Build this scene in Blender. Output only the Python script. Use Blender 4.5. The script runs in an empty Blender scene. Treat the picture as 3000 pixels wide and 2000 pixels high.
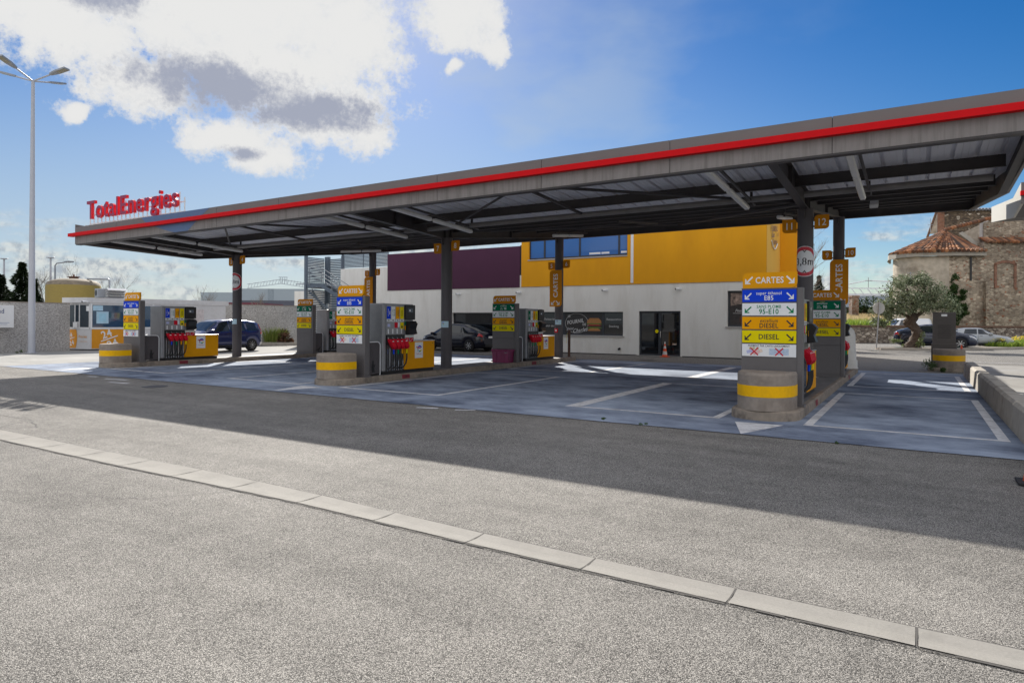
import bpy, bmesh, math, random
from mathutils import Matrix, Vector
from math import sin, cos, pi, radians, sqrt, atan2

sc = bpy.context.scene
COL = sc.collection
random.seed(7)

# ------------------------------------------------------------------ camera
YAW = 0.550709
ROLL = 0.0059
R = Vector((cos(YAW), sin(YAW), 0)); F = Vector((-sin(YAW), cos(YAW), 0)); U = Vector((0, 0, 1))
up = U*cos(ROLL) - R*sin(ROLL); rt = R*cos(ROLL) + U*sin(ROLL)
cd = bpy.data.cameras.new('camera'); cam = bpy.data.objects.new('camera', cd); COL.objects.link(cam)
M = Matrix((rt, up, -F)).transposed().to_4x4(); M.translation = Vector((0, 0, 1.733))
cam.matrix_world = M
cd.lens = 23.186; cd.sensor_width = 36; cd.shift_y = -0.0202; cd.clip_end = 2000; cd.clip_start = 0.1
sc.camera = cam

# ------------------------------------------------------------------ light, sky, exposure
SUN_EL = 31.9; SUN_AZ = -43.0
sd = bpy.data.lights.new('sun', 'SUN'); sd.energy = 5.0; sd.angle = radians(0.55); sd.color = (1, .945, .86)
so = bpy.data.objects.new('sun', sd); COL.objects.link(so)
sdir = Vector((sin(radians(SUN_AZ))*cos(radians(SUN_EL)), cos(radians(SUN_AZ))*cos(radians(SUN_EL)), sin(radians(SUN_EL))))
so.rotation_euler = sdir.to_track_quat('Z', 'Y').to_euler(); so.location = (-20, 30, 40)

w = bpy.data.worlds.new('World'); sc.world = w; w.use_nodes = True
nt = w.node_tree; N = nt.nodes; L = nt.links; N.clear()
def nd(t, **k):
    n = N.new(t)
    for a, b in k.items(): setattr(n, a, b)
    return n
def wmath(op, a, b=None, c=None, clamp=False):
    n = nd('ShaderNodeMath', operation=op); n.use_clamp = clamp
    for i, x in enumerate((a, b, c)):
        if x is None: continue
        if isinstance(x, (int, float)): n.inputs[i].default_value = x
        else: L.new(x, n.inputs[i])
    return n.outputs[0]
tc = nd('ShaderNodeTexCoord'); sep = nd('ShaderNodeSeparateXYZ'); L.new(tc.outputs['Generated'], sep.inputs[0])
az = wmath('MULTIPLY', wmath('ARCTAN2', sep.outputs[0], sep.outputs[1]), 57.2958)
el = wmath('MULTIPLY', wmath('ARCSINE', sep.outputs[2]), 57.2958)
comb = nd('ShaderNodeCombineXYZ'); L.new(az, comb.inputs[0]); L.new(el, comb.inputs[1])
def noise(scale, detail, rough=.6, vec=None, sx=1, sy=1, off=0):
    mp = nd('ShaderNodeMapping'); mp.inputs['Scale'].default_value = (sx, sy, 1); mp.inputs['Location'].default_value = (off, off, off)
    L.new(vec or comb.outputs[0], mp.inputs[0])
    n = nd('ShaderNodeTexNoise'); n.inputs['Scale'].default_value = scale; n.inputs['Detail'].default_value = detail; n.inputs['Roughness'].default_value = rough
    L.new(mp.outputs[0], n.inputs['Vector']); return n
n1 = noise(.16, 3, .5, off=3)
sepn = nd('ShaderNodeSeparateXYZ'); L.new(n1.outputs['Color'], sepn.inputs[0])
azw = wmath('ADD', az, wmath('MULTIPLY', wmath('SUBTRACT', sepn.outputs[0], .5), 5))
elw = wmath('ADD', el, wmath('MULTIPLY', wmath('SUBTRACT', sepn.outputs[1], .5), 3))
def blobs(lst):
    out = None
    for a, e, ra, re in lst:
        dx = wmath('MULTIPLY', wmath('SUBTRACT', azw, a), 1/ra); dy = wmath('MULTIPLY', wmath('SUBTRACT', elw, e), 1/re)
        d = wmath('SQRT', wmath('ADD', wmath('MULTIPLY', dx, dx), wmath('MULTIPLY', dy, dy)))
        out = d if out is None else wmath('SMOOTH_MIN', out, d, .25)
    return out
def sstep(v, lo, hi):
    m = nd('ShaderNodeMapRange', interpolation_type='SMOOTHSTEP')
    m.inputs['From Min'].default_value = lo; m.inputs['From Max'].default_value = hi; L.new(v, m.inputs['Value']); return m.outputs[0]
big = blobs([(-57, 24, 15, 6.5), (-52, 19.5, 10, 3.6), (-47.5, 16.6, 5.2, 3.0), (-44.3, 15.4, 2.6, 1.6), (-61, 17.3, 4.5, 2.2), (-54.5, 14.2, 4.6, 1.9), (-52, 12.6, 3, 1.3),
             (-36, 24.6, 4.0, 3.0), (-33, 22.5, 1.6, 1.5), (-36.2, 20.6, 1.0, .6), (-66, 20.5, 6, 3.2), (-46, 23, 5.5, 3.5), (-65.3, 15.2, 1, .8),
             (25, 40, 20, 10), (90, 20, 25, 9), (150, 30, 25, 12), (-130, 25, 28, 12), (-175, 14, 20, 5), (60, 8, 16, 4)])
nz = noise(.55, 9, .62, off=11); nzl = noise(1.6, 6, .6, off=5)
nfine = noise(3.2, 8, .68, off=21)
edge = wmath('ADD', big, wmath('MULTIPLY', wmath('SUBTRACT', nz.outputs['Fac'], .5), 1.7))
edge = wmath('ADD', edge, wmath('MULTIPLY', wmath('SUBTRACT', nfine.outputs['Fac'], .5), .8))
cmask = sstep(edge, 1.22, .70)
gray = blobs([(-55.5, 17.8, 7, 1.9), (-48.5, 16.6, 5.5, 1.5), (-66, 22.8, 5.5, 1.3), (-53.5, 13, 1.6, .5)])
gedge = wmath('ADD', wmath('ADD', gray, wmath('MULTIPLY', wmath('SUBTRACT', nz.outputs['Fac'], .5), 2.0)), wmath('MULTIPLY', wmath('SUBTRACT', nfine.outputs['Fac'], .5), .9))
gmask = wmath('MULTIPLY', sstep(gedge, 1.35, .35), .9)
# low cumulus bank near the horizon
nlow = noise(.11, 9, .6, sx=1, sy=3.2, off=1.7)
lowwin = wmath('MULTIPLY', sstep(el, 9.5, 5.0), sstep(el, -1, .5))
lowm = wmath('MULTIPLY', sstep(nlow.outputs['Fac'], .46, .60), lowwin)
nthin = noise(.06, 5, .55, sx=1, sy=2, off=8)
hzl = wmath('MULTIPLY', wmath('MULTIPLY', sstep(el, 24, 3), sstep(az, 12, -42)), .72)
thin = wmath('MAXIMUM', wmath('MULTIPLY', wmath('MULTIPLY', sstep(nthin.outputs['Fac'], .38, .75), sstep(az, 5, -35)), .55), hzl)

sky = nd('ShaderNodeTexSky', sky_type='NISHITA'); sky.sun_disc = False
sky.sun_elevation = radians(SUN_EL); sky.sun_rotation = radians(SUN_AZ)
sky.air_density = 1.0; sky.dust_density = .3; sky.ozone_density = 3.0; sky.altitude = 50
SKY_GAIN = .56
hsv = nd('ShaderNodeHueSaturation'); hsv.inputs['Saturation'].default_value = 1.45; hsv.inputs['Hue'].default_value = .508; hsv.inputs['Value'].default_value = SKY_GAIN; L.new(sky.outputs[0], hsv.inputs['Color'])
def mix(fac, a, b):
    m = nd('ShaderNodeMix', data_type='RGBA')
    L.new(fac, m.inputs['Factor']) if not isinstance(fac, float) else setattr(m.inputs['Factor'], 'default_value', fac)
    for i, x in (('A', a), ('B', b)):
        s = [q for q in m.inputs if q.name == i and q.type == 'RGBA'][0]
        if isinstance(x, tuple): s.default_value = x
        else: L.new(x, s)
    return [o for o in m.outputs if o.type == 'RGBA'][0]
WH = 5.0; FILLC = 7.3
skc = mix(thin, hsv.outputs[0], (2.9, 3.45, 4.1, 1))
lowshade = mix(sstep(nzl.outputs['Fac'], .35, .6), (2.6, 2.9, 3.2, 1), (4.3, 4.5, 4.4, 1))
c1 = mix(lowm, skc, lowshade)
csh = sstep(nfine.outputs['Fac'], .3, .62)
cwhite = mix(wmath('MULTIPLY', sstep(edge, .35, 1.0), .8), (WH, WH, WH*.99, 1), mix(csh, (3.6, 3.9, 4.3, 1), (WH, WH, WH, 1)))
ccol = mix(gmask, cwhite, (2.0, 2.2, 2.85, 1))
c2 = mix(cmask, c1, ccol)
# unseen bright clouds overhead and behind the viewpoint, added to fill the shade
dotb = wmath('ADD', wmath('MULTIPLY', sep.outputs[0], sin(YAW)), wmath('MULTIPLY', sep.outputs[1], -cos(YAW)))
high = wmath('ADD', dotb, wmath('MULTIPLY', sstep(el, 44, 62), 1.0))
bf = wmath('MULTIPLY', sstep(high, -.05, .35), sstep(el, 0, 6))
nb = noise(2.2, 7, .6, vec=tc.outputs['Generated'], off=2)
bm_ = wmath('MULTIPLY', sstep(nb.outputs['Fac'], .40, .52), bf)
c2 = mix(bm_, c2, (FILLC, FILLC, FILLC*1.03, 1))
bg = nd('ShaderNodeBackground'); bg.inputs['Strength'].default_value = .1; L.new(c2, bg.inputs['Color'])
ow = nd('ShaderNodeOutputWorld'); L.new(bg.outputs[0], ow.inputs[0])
sc.view_settings.view_transform = 'Standard'; sc.view_settings.look = 'None'; sc.view_settings.gamma = 1
sc.view_settings.exposure = 0.7
sc.render.engine = 'CYCLES'; sc.cycles.max_bounces = 8; sc.cycles.diffuse_bounces = 5

# ------------------------------------------------------------------ materials
MATS = {}
def _base(name):
    m = bpy.data.materials.new(name); m.use_nodes = True; t = m.node_tree
    return m, t, t.nodes['Principled BSDF']
def mat(name, col, rough=.6, metal=0, var=.12, scale=6, bump=0, bscale=60, spec=.5, dirt=None, dscale=1.2, damt=.5, stretch=None, coat=0, detail=5):
    """painted / plaster / metal surface with noise variation, optional dirt blotches and bump"""
    if name in MATS: return MATS[name]
    m, t, p = _base(name); n = t.nodes; l = t.links
    tc = n.new('ShaderNodeTexCoord'); mp = n.new('ShaderNodeMapping'); l.new(tc.outputs['Object'], mp.inputs[0])
    if stretch: mp.inputs['Scale'].default_value = stretch
    a = n.new('ShaderNodeTexNoise'); a.inputs['Scale'].default_value = scale; a.inputs['Detail'].default_value = detail; l.new(mp.outputs[0], a.inputs['Vector'])
    r = n.new('ShaderNodeMapRange'); r.inputs['From Min'].default_value = .25; r.inputs['From Max'].default_value = .75
    r.inputs['To Min'].default_value = 1-var; r.inputs['To Max'].default_value = 1+var; l.new(a.outputs['Fac'], r.inputs['Value'])
    v = n.new('ShaderNodeVectorMath'); v.operation = 'SCALE'; v.inputs[0].default_value = col; l.new(r.outputs[0], v.inputs['Scale'])
    out = v.outputs[0]
    if dirt:
        d = n.new('ShaderNodeTexNoise'); d.inputs['Scale'].default_value = dscale; d.inputs['Detail'].default_value = 8; d.inputs['Roughness'].default_value = .65; l.new(mp.outputs[0], d.inputs['Vector'])
        dr = n.new('ShaderNodeMapRange'); dr.inputs['From Min'].default_value = .48; dr.inputs['From Max'].default_value = .68; dr.inputs['To Max'].default_value = damt; l.new(d.outputs['Fac'], dr.inputs['Value'])
        mx = n.new('ShaderNodeMix'); mx.data_type = 'RGBA'; l.new(dr.outputs[0], mx.inputs['Factor']); l.new(out, mx.inputs[6]); mx.inputs[7].default_value = (*dirt, 1); out = mx.outputs[2]
    l.new(out, p.inputs['Base Color'])
    p.inputs['Roughness'].default_value = rough; p.inputs['Metallic'].default_value = metal
    p.inputs['Specular IOR Level'].default_value = spec; p.inputs['Coat Weight'].default_value = coat
    if bump:
        b = n.new('ShaderNodeTexNoise'); b.inputs['Scale'].default_value = bscale; b.inputs['Detail'].default_value = 3; l.new(mp.outputs[0], b.inputs['Vector'])
        bb = n.new('ShaderNodeBump'); bb.inputs['Strength'].default_value = bump; bb.inputs['Distance'].default_value = .01; l.new(b.outputs['Fac'], bb.inputs['Height']); l.new(bb.outputs[0], p.inputs['Normal'])
    MATS[name] = m; return m

def asphalt(name, dark, light, sc1=95, big=.35, bmp=.8, tint=(1, .945, .86)):
    if name in MATS: return MATS[name]
    m, t, p = _base(name); n = t.nodes; l = t.links
    g = n.new('ShaderNodeNewGeometry')
    vo = n.new('ShaderNodeTexVoronoi'); vo.inputs['Scale'].default_value = sc1; l.new(g.outputs['Position'], vo.inputs['Vector'])
    hs = n.new('ShaderNodeSeparateColor'); l.new(vo.outputs['Color'], hs.inputs[0])
    n0 = n.new('ShaderNodeTexNoise'); n0.inputs['Scale'].default_value = 120; n0.inputs['Detail'].default_value = 4; n0.inputs['Roughness'].default_value = .7; l.new(g.outputs['Position'], n0.inputs['Vector'])
    n2 = n.new('ShaderNodeTexNoise'); n2.inputs['Scale'].default_value = big; n2.inputs['Detail'].default_value = 6; n2.inputs['Roughness'].default_value = .6; l.new(g.outputs['Position'], n2.inputs['Vector'])
    def mth(op, a, b):
        q = n.new('ShaderNodeMath'); q.operation = op
        for i, x in enumerate((a, b)):
            if isinstance(x, (int, float)): q.inputs[i].default_value = x
            else: l.new(x, q.inputs[i])
        return q.outputs[0]
    fac = mth('ADD', mth('MULTIPLY', hs.outputs[0], .8), mth('MULTIPLY', mth('SUBTRACT', n0.outputs['Fac'], .5), 1.1))
    mp3 = n.new('ShaderNodeMapping'); mp3.inputs['Scale'].default_value = (.16, 1.4, 1); mp3.inputs['Rotation'].default_value = (0, 0, .06); l.new(g.outputs['Position'], mp3.inputs[0])
    n4 = n.new('ShaderNodeTexNoise'); n4.inputs['Scale'].default_value = 1.0; n4.inputs['Detail'].default_value = 6; n4.inputs['Roughness'].default_value = .6; l.new(mp3.outputs[0], n4.inputs['Vector'])
    n5 = n.new('ShaderNodeTexNoise'); n5.inputs['Scale'].default_value = 3.1; n5.inputs['Detail'].default_value = 7; n5.inputs['Roughness'].default_value = .7; l.new(g.outputs['Position'], n5.inputs['Vector'])
    fac = mth('ADD', fac, mth('MULTIPLY', mth('SUBTRACT', n2.outputs['Fac'], .5), .55))
    fac = mth('ADD', fac, mth('MULTIPLY', mth('SUBTRACT', n4.outputs['Fac'], .5), .5)); fac = mth('ADD', fac, mth('MULTIPLY', mth('SUBTRACT', n5.outputs['Fac'], .5), .45))
    # dark pits between the stones
    pit = n.new('ShaderNodeMapRange'); pit.inputs['From Min'].default_value = .35; pit.inputs['From Max'].default_value = .62; pit.inputs['To Min'].default_value = 1; pit.inputs['To Max'].default_value = .30; l.new(vo.outputs['Distance'], pit.inputs['Value'])
    mx = n.new('ShaderNodeMix'); mx.data_type = 'RGBA'; mx.clamp_factor = True; l.new(fac, mx.inputs['Factor'])
    mx.inputs[6].default_value = (dark*tint[0], dark*tint[1], dark*tint[2], 1); mx.inputs[7].default_value = (light*tint[0], light*tint[1], light*tint[2], 1)
    v = n.new('ShaderNodeVectorMath'); v.operation = 'SCALE'; l.new(mx.outputs[2], v.inputs[0]); l.new(pit.outputs[0], v.inputs['Scale'])
    l.new(v.outputs[0], p.inputs['Base Color']); p.inputs['Roughness'].default_value = .85; p.inputs['Specular IOR Level'].default_value = .3
    inv = mth('MULTIPLY', vo.outputs['Distance'], -1)
    bb = n.new('ShaderNodeBump'); bb.inputs['Strength'].default_value = bmp; bb.inputs['Distance'].default_value = .006; l.new(mth('ADD', inv, n0.outputs['Fac']), bb.inputs['Height']); l.new(bb.outputs[0], p.inputs['Normal'])
    MATS[name] = m; return m

def slab_mat(name, a, b, rough=.45):
    """power-floated concrete: streaky bluish grey with polished drag marks and tyre stains"""
    if name in MATS: return MATS[name]
    m, t, p = _base(name); n = t.nodes; l = t.links
    g = n.new('ShaderNodeNewGeometry')
    mp = n.new('ShaderNodeMapping'); mp.inputs['Scale'].default_value = (.75, 1.15, 1); mp.inputs['Rotation'].default_value = (0, 0, .5); l.new(g.outputs['Position'], mp.inputs[0])
    n1 = n.new('ShaderNodeTexNoise'); n1.inputs['Scale'].default_value = 1.3; n1.inputs['Detail'].default_value = 9; n1.inputs['Roughness'].default_value = .68; l.new(mp.outputs[0], n1.inputs['Vector'])
    n2 = n.new('ShaderNodeTexNoise'); n2.inputs['Scale'].default_value = .28; n2.inputs['Detail'].default_value = 4; l.new(g.outputs['Position'], n2.inputs['Vector'])
    n3 = n.new('ShaderNodeTexNoise'); n3.inputs['Scale'].default_value = 90; n3.inputs['Detail'].default_value = 3; l.new(g.outputs['Position'], n3.inputs['Vector'])
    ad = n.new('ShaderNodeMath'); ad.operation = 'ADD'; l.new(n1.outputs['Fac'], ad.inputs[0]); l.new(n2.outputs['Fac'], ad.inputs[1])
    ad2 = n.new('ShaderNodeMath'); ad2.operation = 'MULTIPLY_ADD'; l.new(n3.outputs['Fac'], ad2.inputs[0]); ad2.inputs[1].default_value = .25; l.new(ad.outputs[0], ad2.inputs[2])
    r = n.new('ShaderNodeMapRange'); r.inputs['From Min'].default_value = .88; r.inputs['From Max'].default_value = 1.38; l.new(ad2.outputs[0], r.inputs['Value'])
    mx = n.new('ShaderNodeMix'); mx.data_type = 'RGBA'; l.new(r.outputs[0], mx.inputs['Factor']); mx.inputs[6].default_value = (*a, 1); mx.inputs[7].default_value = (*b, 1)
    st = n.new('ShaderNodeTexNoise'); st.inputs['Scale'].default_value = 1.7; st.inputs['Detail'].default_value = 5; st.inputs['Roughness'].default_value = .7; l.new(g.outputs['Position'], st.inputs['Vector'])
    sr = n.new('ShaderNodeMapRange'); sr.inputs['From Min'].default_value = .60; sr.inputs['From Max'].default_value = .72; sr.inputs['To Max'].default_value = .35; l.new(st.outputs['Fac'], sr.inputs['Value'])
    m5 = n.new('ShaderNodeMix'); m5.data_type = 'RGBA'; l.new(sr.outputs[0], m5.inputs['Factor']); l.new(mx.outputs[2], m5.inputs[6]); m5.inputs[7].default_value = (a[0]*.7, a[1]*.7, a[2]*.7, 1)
    l.new(m5.outputs[2], p.inputs['Base Color']); p.inputs['Specular IOR Level'].default_value = .22
    rr = n.new('ShaderNodeMapRange'); rr.inputs['To Min'].default_value = rough-.1; rr.inputs['To Max'].default_value = rough+.25; l.new(n1.outputs['Fac'], rr.inputs['Value']); l.new(rr.outputs[0], p.inputs['Roughness'])
    bb = n.new('ShaderNodeBump'); bb.inputs['Strength'].default_value = .15; bb.inputs['Distance'].default_value = .004; l.new(n3.outputs['Fac'], bb.inputs['Height']); l.new(bb.outputs[0], p.inputs['Normal'])
    MATS[name] = m; return m

def stone_mat(name, scale=4.0, c1=(.17, .12, .085), c2=(.42, .33, .24), mortar=(.20, .165, .125), brick=0.0, w=.07):
    if name in MATS: return MATS[name]
    m, t, p = _base(name); n = t.nodes; l = t.links
    tc = n.new('ShaderNodeTexCoord'); mp = n.new('ShaderNodeMapping'); mp.inputs['Scale'].default_value = (1, 1, 1.7); l.new(tc.outputs['Object'], mp.inputs[0])
    wn = n.new('ShaderNodeTexNoise'); wn.inputs['Scale'].default_value = 3; l.new(mp.outputs[0], wn.inputs['Vector'])
    va = n.new('ShaderNodeMix'); va.data_type = 'VECTOR'; va.inputs['Factor'].default_value = .12; l.new(mp.outputs[0], va.inputs[4]); l.new(wn.outputs['Color'], va.inputs[5])
    v1 = n.new('ShaderNodeTexVoronoi'); v1.inputs['Scale'].default_value = scale; l.new(va.outputs[1], v1.inputs['Vector'])
    v2 = n.new('ShaderNodeTexVoronoi'); v2.feature = 'DISTANCE_TO_EDGE'; v2.inputs['Scale'].default_value = scale; l.new(va.outputs[1], v2.inputs['Vector'])
    s = n.new('ShaderNodeSeparateColor'); l.new(v1.outputs['Color'], s.inputs[0])
    mx = n.new('ShaderNodeMix'); mx.data_type = 'RGBA'; l.new(s.outputs[0], mx.inputs['Factor']); mx.inputs[6].default_value = (*c1, 1); mx.inputs[7].default_value = (*c2, 1)
    rd = n.new('ShaderNodeMapRange'); rd.inputs['From Min'].default_value = .88; rd.inputs['From Max'].default_value = .91; l.new(s.outputs[1], rd.inputs['Value'])
    m3 = n.new('ShaderNodeMix'); m3.data_type = 'RGBA'; l.new(rd.outputs[0], m3.inputs['Factor']); l.new(mx.outputs[2], m3.inputs[6]); m3.inputs[7].default_value = (.30, .13, .07, 1) if brick else (.5, .44, .36, 1)
    e = n.new('ShaderNodeMapRange'); e.inputs['From Min'].default_value = .02; e.inputs['From Max'].default_value = w; l.new(v2.outputs['Distance'], e.inputs['Value'])
    m2 = n.new('ShaderNodeMix'); m2.data_type = 'RGBA'; l.new(e.outputs[0], m2.inputs['Factor']); m2.inputs[6].default_value = (*mortar, 1); l.new(m3.outputs[2], m2.inputs[7])
    big = n.new('ShaderNodeTexNoise'); big.inputs['Scale'].default_value = .5; big.inputs['Detail'].default_value = 7; l.new(tc.outputs['Object'], big.inputs['Vector'])
    br = n.new('ShaderNodeMapRange'); br.inputs['From Min'].default_value = .3; br.inputs['From Max'].default_value = .7; br.inputs['To Min'].default_value = .6; br.inputs['To Max'].default_value = 1.3; l.new(big.outputs['Fac'], br.inputs['Value'])
    sv = n.new('ShaderNodeVectorMath'); sv.operation = 'SCALE'; l.new(m2.outputs[2], sv.inputs[0]); l.new(br.outputs[0], sv.inputs['Scale'])
    l.new(sv.outputs[0], p.inputs['Base Color']); p.inputs['Roughness'].default_value = .9
    bb = n.new('ShaderNodeBump'); bb.inputs['Strength'].default_value = .9; bb.inputs['Distance'].default_value = .05; l.new(e.outputs[0], bb.inputs['Height']); l.new(bb.outputs[0], p.inputs['Normal'])
    MATS[name] = m; return m

def render_wall_mat(name, a, b):
    if name in MATS: return MATS[name]
    m, t, p = _base(name); n = t.nodes; l = t.links
    tc = n.new('ShaderNodeTexCoord')
    mp = n.new('ShaderNodeMapping'); mp.inputs['Scale'].default_value = (1, 1, 1.6); l.new(tc.outputs['Object'], mp.inputs[0])
    a1 = n.new('ShaderNodeTexNoise'); a1.inputs['Scale'].default_value = 13; a1.inputs['Detail'].default_value = 5; a1.inputs['Roughness'].default_value = .65; l.new(mp.outputs[0], a1.inputs['Vector'])
    r = n.new('ShaderNodeMapRange'); r.inputs['From Min'].default_value = .42; r.inputs['From Max'].default_value = .58; l.new(a1.outputs['Fac'], r.inputs['Value'])
    big = n.new('ShaderNodeTexNoise'); big.inputs['Scale'].default_value = .6; big.inputs['Detail'].default_value = 5; l.new(tc.outputs['Object'], big.inputs['Vector'])
    mx = n.new('ShaderNodeMix'); mx.data_type = 'RGBA'; l.new(r.outputs[0], mx.inputs['Factor']); mx.inputs[6].default_value = (*a, 1); mx.inputs[7].default_value = (*b, 1)
    br = n.new('ShaderNodeMapRange'); br.inputs['From Min'].default_value = .3; br.inputs['From Max'].default_value = .7; br.inputs['To Min'].default_value = .85; br.inputs['To Max'].default_value = 1.12; l.new(big.outputs['Fac'], br.inputs['Value'])
    sv = n.new('ShaderNodeVectorMath'); sv.operation = 'SCALE'; l.new(mx.outputs[2], sv.inputs[0]); l.new(br.outputs[0], sv.inputs['Scale'])
    l.new(sv.outputs[0], p.inputs['Base Color']); p.inputs['Roughness'].default_value = .95
    bb = n.new('ShaderNodeBump'); bb.inputs['Strength'].default_value = .6; bb.inputs['Distance'].default_value = .03; l.new(a1.outputs['Fac'], bb.inputs['Height']); l.new(bb.outputs[0], p.inputs['Normal'])
    MATS[name] = m; return m

def tile_mat(name, c1, c2, dark):
    if name in MATS: return MATS[name]
    m, t, p = _base(name); n = t.nodes; l = t.links
    g = n.new('ShaderNodeNewGeometry'); r = n.new('ShaderNodeValToRGB'); l.new(g.outputs['Random Per Island'], r.inputs[0])
    e = r.color_ramp.elements; e[0].color = (*dark, 1); e[0].position = .0; e[1].color = (*c2, 1); e[1].position = 1
    q = e.new(.38); q.color = tuple((a+b)/2 for a, b in zip(dark, c1))+(1,); q = e.new(.55); q.color = (*c1, 1)
    tc = n.new('ShaderNodeTexCoord'); a = n.new('ShaderNodeTexNoise'); a.inputs['Scale'].default_value = 1.1; a.inputs['Detail'].default_value = 7; l.new(tc.outputs['Object'], a.inputs['Vector'])
    mr = n.new('ShaderNodeMapRange'); mr.inputs['From Min'].default_value = .42; mr.inputs['From Max'].default_value = .62; mr.inputs['To Max'].default_value = .6; l.new(a.outputs['Fac'], mr.inputs['Value'])
    mx = n.new('ShaderNodeMix'); mx.data_type = 'RGBA'; l.new(mr.outputs[0], mx.inputs['Factor']); l.new(r.outputs[0], mx.inputs[6]); mx.inputs[7].default_value = (*dark, 1)
    l.new(mx.outputs[2], p.inputs['Base Color']); p.inputs['Roughness'].default_value = .9
    MATS[name] = m; return m

def leaf_mat(name, c1, c2, trans=.25):
    if name in MATS: return MATS[name]
    m, t, p = _base(name); n = t.nodes; l = t.links
    g = n.new('ShaderNodeNewGeometry'); mx = n.new('ShaderNodeMix'); mx.data_type = 'RGBA'
    l.new(g.outputs['Random Per Island'], mx.inputs['Factor']); mx.inputs[6].default_value = (*c1, 1); mx.inputs[7].default_value = (*c2, 1)
    l.new(mx.outputs[2], p.inputs['Base Color']); p.inputs['Roughness'].default_value = .6; p.inputs['Specular IOR Level'].default_value = .25
    tr = n.new('ShaderNodeBsdfTranslucent'); l.new(mx.outputs[2], tr.inputs['Color'])
    ms = n.new('ShaderNodeMixShader'); ms.inputs[0].default_value = trans
    l.new(p.outputs[0], ms.inputs[1]); l.new(tr.outputs[0], ms.inputs[2]); l.new(ms.outputs[0], n['Material Output'].inputs[0])
    MATS[name] = m; return m

def glass_mat(name, col=(.008, .010, .013), rough=.03, spec=.6):
    if name in MATS: return MATS[name]
    m, t, p = _base(name); p.inputs['Base Color'].default_value = (*col, 1); p.inputs['Roughness'].default_value = rough; p.inputs['Specular IOR Level'].default_value = spec
    MATS[name] = m; return m

STEEL = mat('dark_canopy_steel', (.042, .037, .038), .55, var=.15, scale=3, dirt=(.065, .054, .046), dscale=2)
COLM = mat('column_paint', (.072, .064, .070), .5, var=.08, scale=2, dirt=(.07, .062, .06), dscale=5, damt=.3, bump=.05)
FASC = mat('fascia_grey_panel', (.165, .148, .143), .5, var=.05, scale=2, metal=.0)
FASL = mat('streaked_fascia', (.235, .215, .205), .6, var=.10, scale=3, dirt=(.12, .105, .095), dscale=1.8, damt=.6, stretch=(5, 1, .3))
REDS = mat('red_stripe', (.66, .004, .008), .6, var=.05, spec=.15)
DECK = mat('galvanised_deck', (.70, .70, .74), .5, metal=.1, var=.10, scale=2, stretch=(1, .3, 1))
LAMPW = mat('white_lamp_plastic', (.72, .72, .70), .35, var=.05)
CONC = mat('island_concrete', (.27, .225, .18), .85, var=.18, scale=9, bump=.3, dirt=(.085, .07, .062), dscale=2.6, damt=.8)
CONCB = mat('bollard_concrete', (.27, .228, .19), .8, var=.12, scale=14, bump=.25, dirt=(.15, .115, .09), dscale=3.2, damt=.55)
ISLT = mat('island_top_concrete', (.17, .165, .165), .7, var=.18, scale=5, bump=.2, dirt=(.07, .07, .075), dscale=1.8)
LOWW = mat('barrier_concrete', (.36, .33, .285), .85, var=.12, scale=7, bump=.3, dirt=(.13, .115, .10), dscale=1.3, damt=.7)
GUTT = mat('gutter_concrete', (.255, .242, .218), .9, var=.10, scale=60, bump=.3, bscale=300, dirt=(.19, .18, .162), dscale=2.5, damt=.7)
YEL = mat('yellow_reflective', (.85, .46, .0), .5, spec=.2, var=.05, scale=20, dirt=(.5, .28, .01), dscale=4, damt=.3)
CAB = mat('totem_grey_paint', (.125, .115, .115), .5, var=.08, scale=3, dirt=(.08, .07, .068), dscale=3, damt=.35)
CABD = mat('dark_guard_paint', (.075, .066, .07), .55, var=.10, scale=3)
PUMPG = mat('pump_silver_grey', (.30, .305, .32), .35, metal=.3, var=.06, scale=3, dirt=(.2, .2, .2), dscale=2, damt=.4)
BLK = mat('black_plastic', (.012, .012, .014), .4, var=.1)
BLKR = mat('black_rubber', (.018, .018, .02), .75, var=.1)
WHT = mat('white_enamel', (.78, .79, .80), .35, var=.03)
CHR = mat('chromed_tube', (.75, .76, .78), .15, metal=.9, var=.03)
ORG = mat('orange_yellow_panel', (.76, .33, .004), .6, spec=.12, var=.04)
ORGD = mat('ochre_number_board', (.62, .235, .008), .6, spec=.12, var=.05)
BLUE = mat('blue_panel', (.008, .055, .62), .6, spec=.12, var=.03)
GRN = mat('green_print', (.0, .20, .075), .6, spec=.12, var=.03)
DGRN = mat('green_panel', (.0, .155, .075), .6, spec=.12, var=.04)
YELP = mat('lemon_panel', (.80, .66, .0), .6, spec=.12, var=.03)
ORP = mat('amber_panel', (.85, .37, .0), .6, spec=.12, var=.03)
REDP = mat('nozzle_red', (.62, .012, .03), .6, spec=.12, var=.06)
XRED = mat('cross_red', (.55, .01, .03), .4)
BLKP = mat('black_print', (.01, .01, .012), .5)
LBLU = mat('pale_blue_print', (.35, .62, .78), .4, var=.1)
PALEB = mat('cheque_blue', (.50, .60, .74), .5, var=.15, scale=30)
STLT = mat('steel_top', (.62, .62, .63), .3, metal=.8, var=.06)
GAL = mat('galvanised_grey', (.33, .35, .38), .5, metal=.4, var=.1)
LAMPP = mat('lamp_post_white', (.48, .50, .55), .45, var=.05, scale=2)
PAINT = mat('road_white_paint', (.66, .66, .67), .7, var=.18, scale=16, dirt=(.26, .26, .275), dscale=3.5, damt=.7)
TYRE = mat('tyre', (.018, .018, .02), .8, var=.15)
RIM = mat('alloy_rim', (.55, .56, .58), .3, metal=.7, var=.05)
GLS = glass_mat('window_glass')
GLC = glass_mat('car_glass', (.018, .024, .03), .04, .8)
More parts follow.
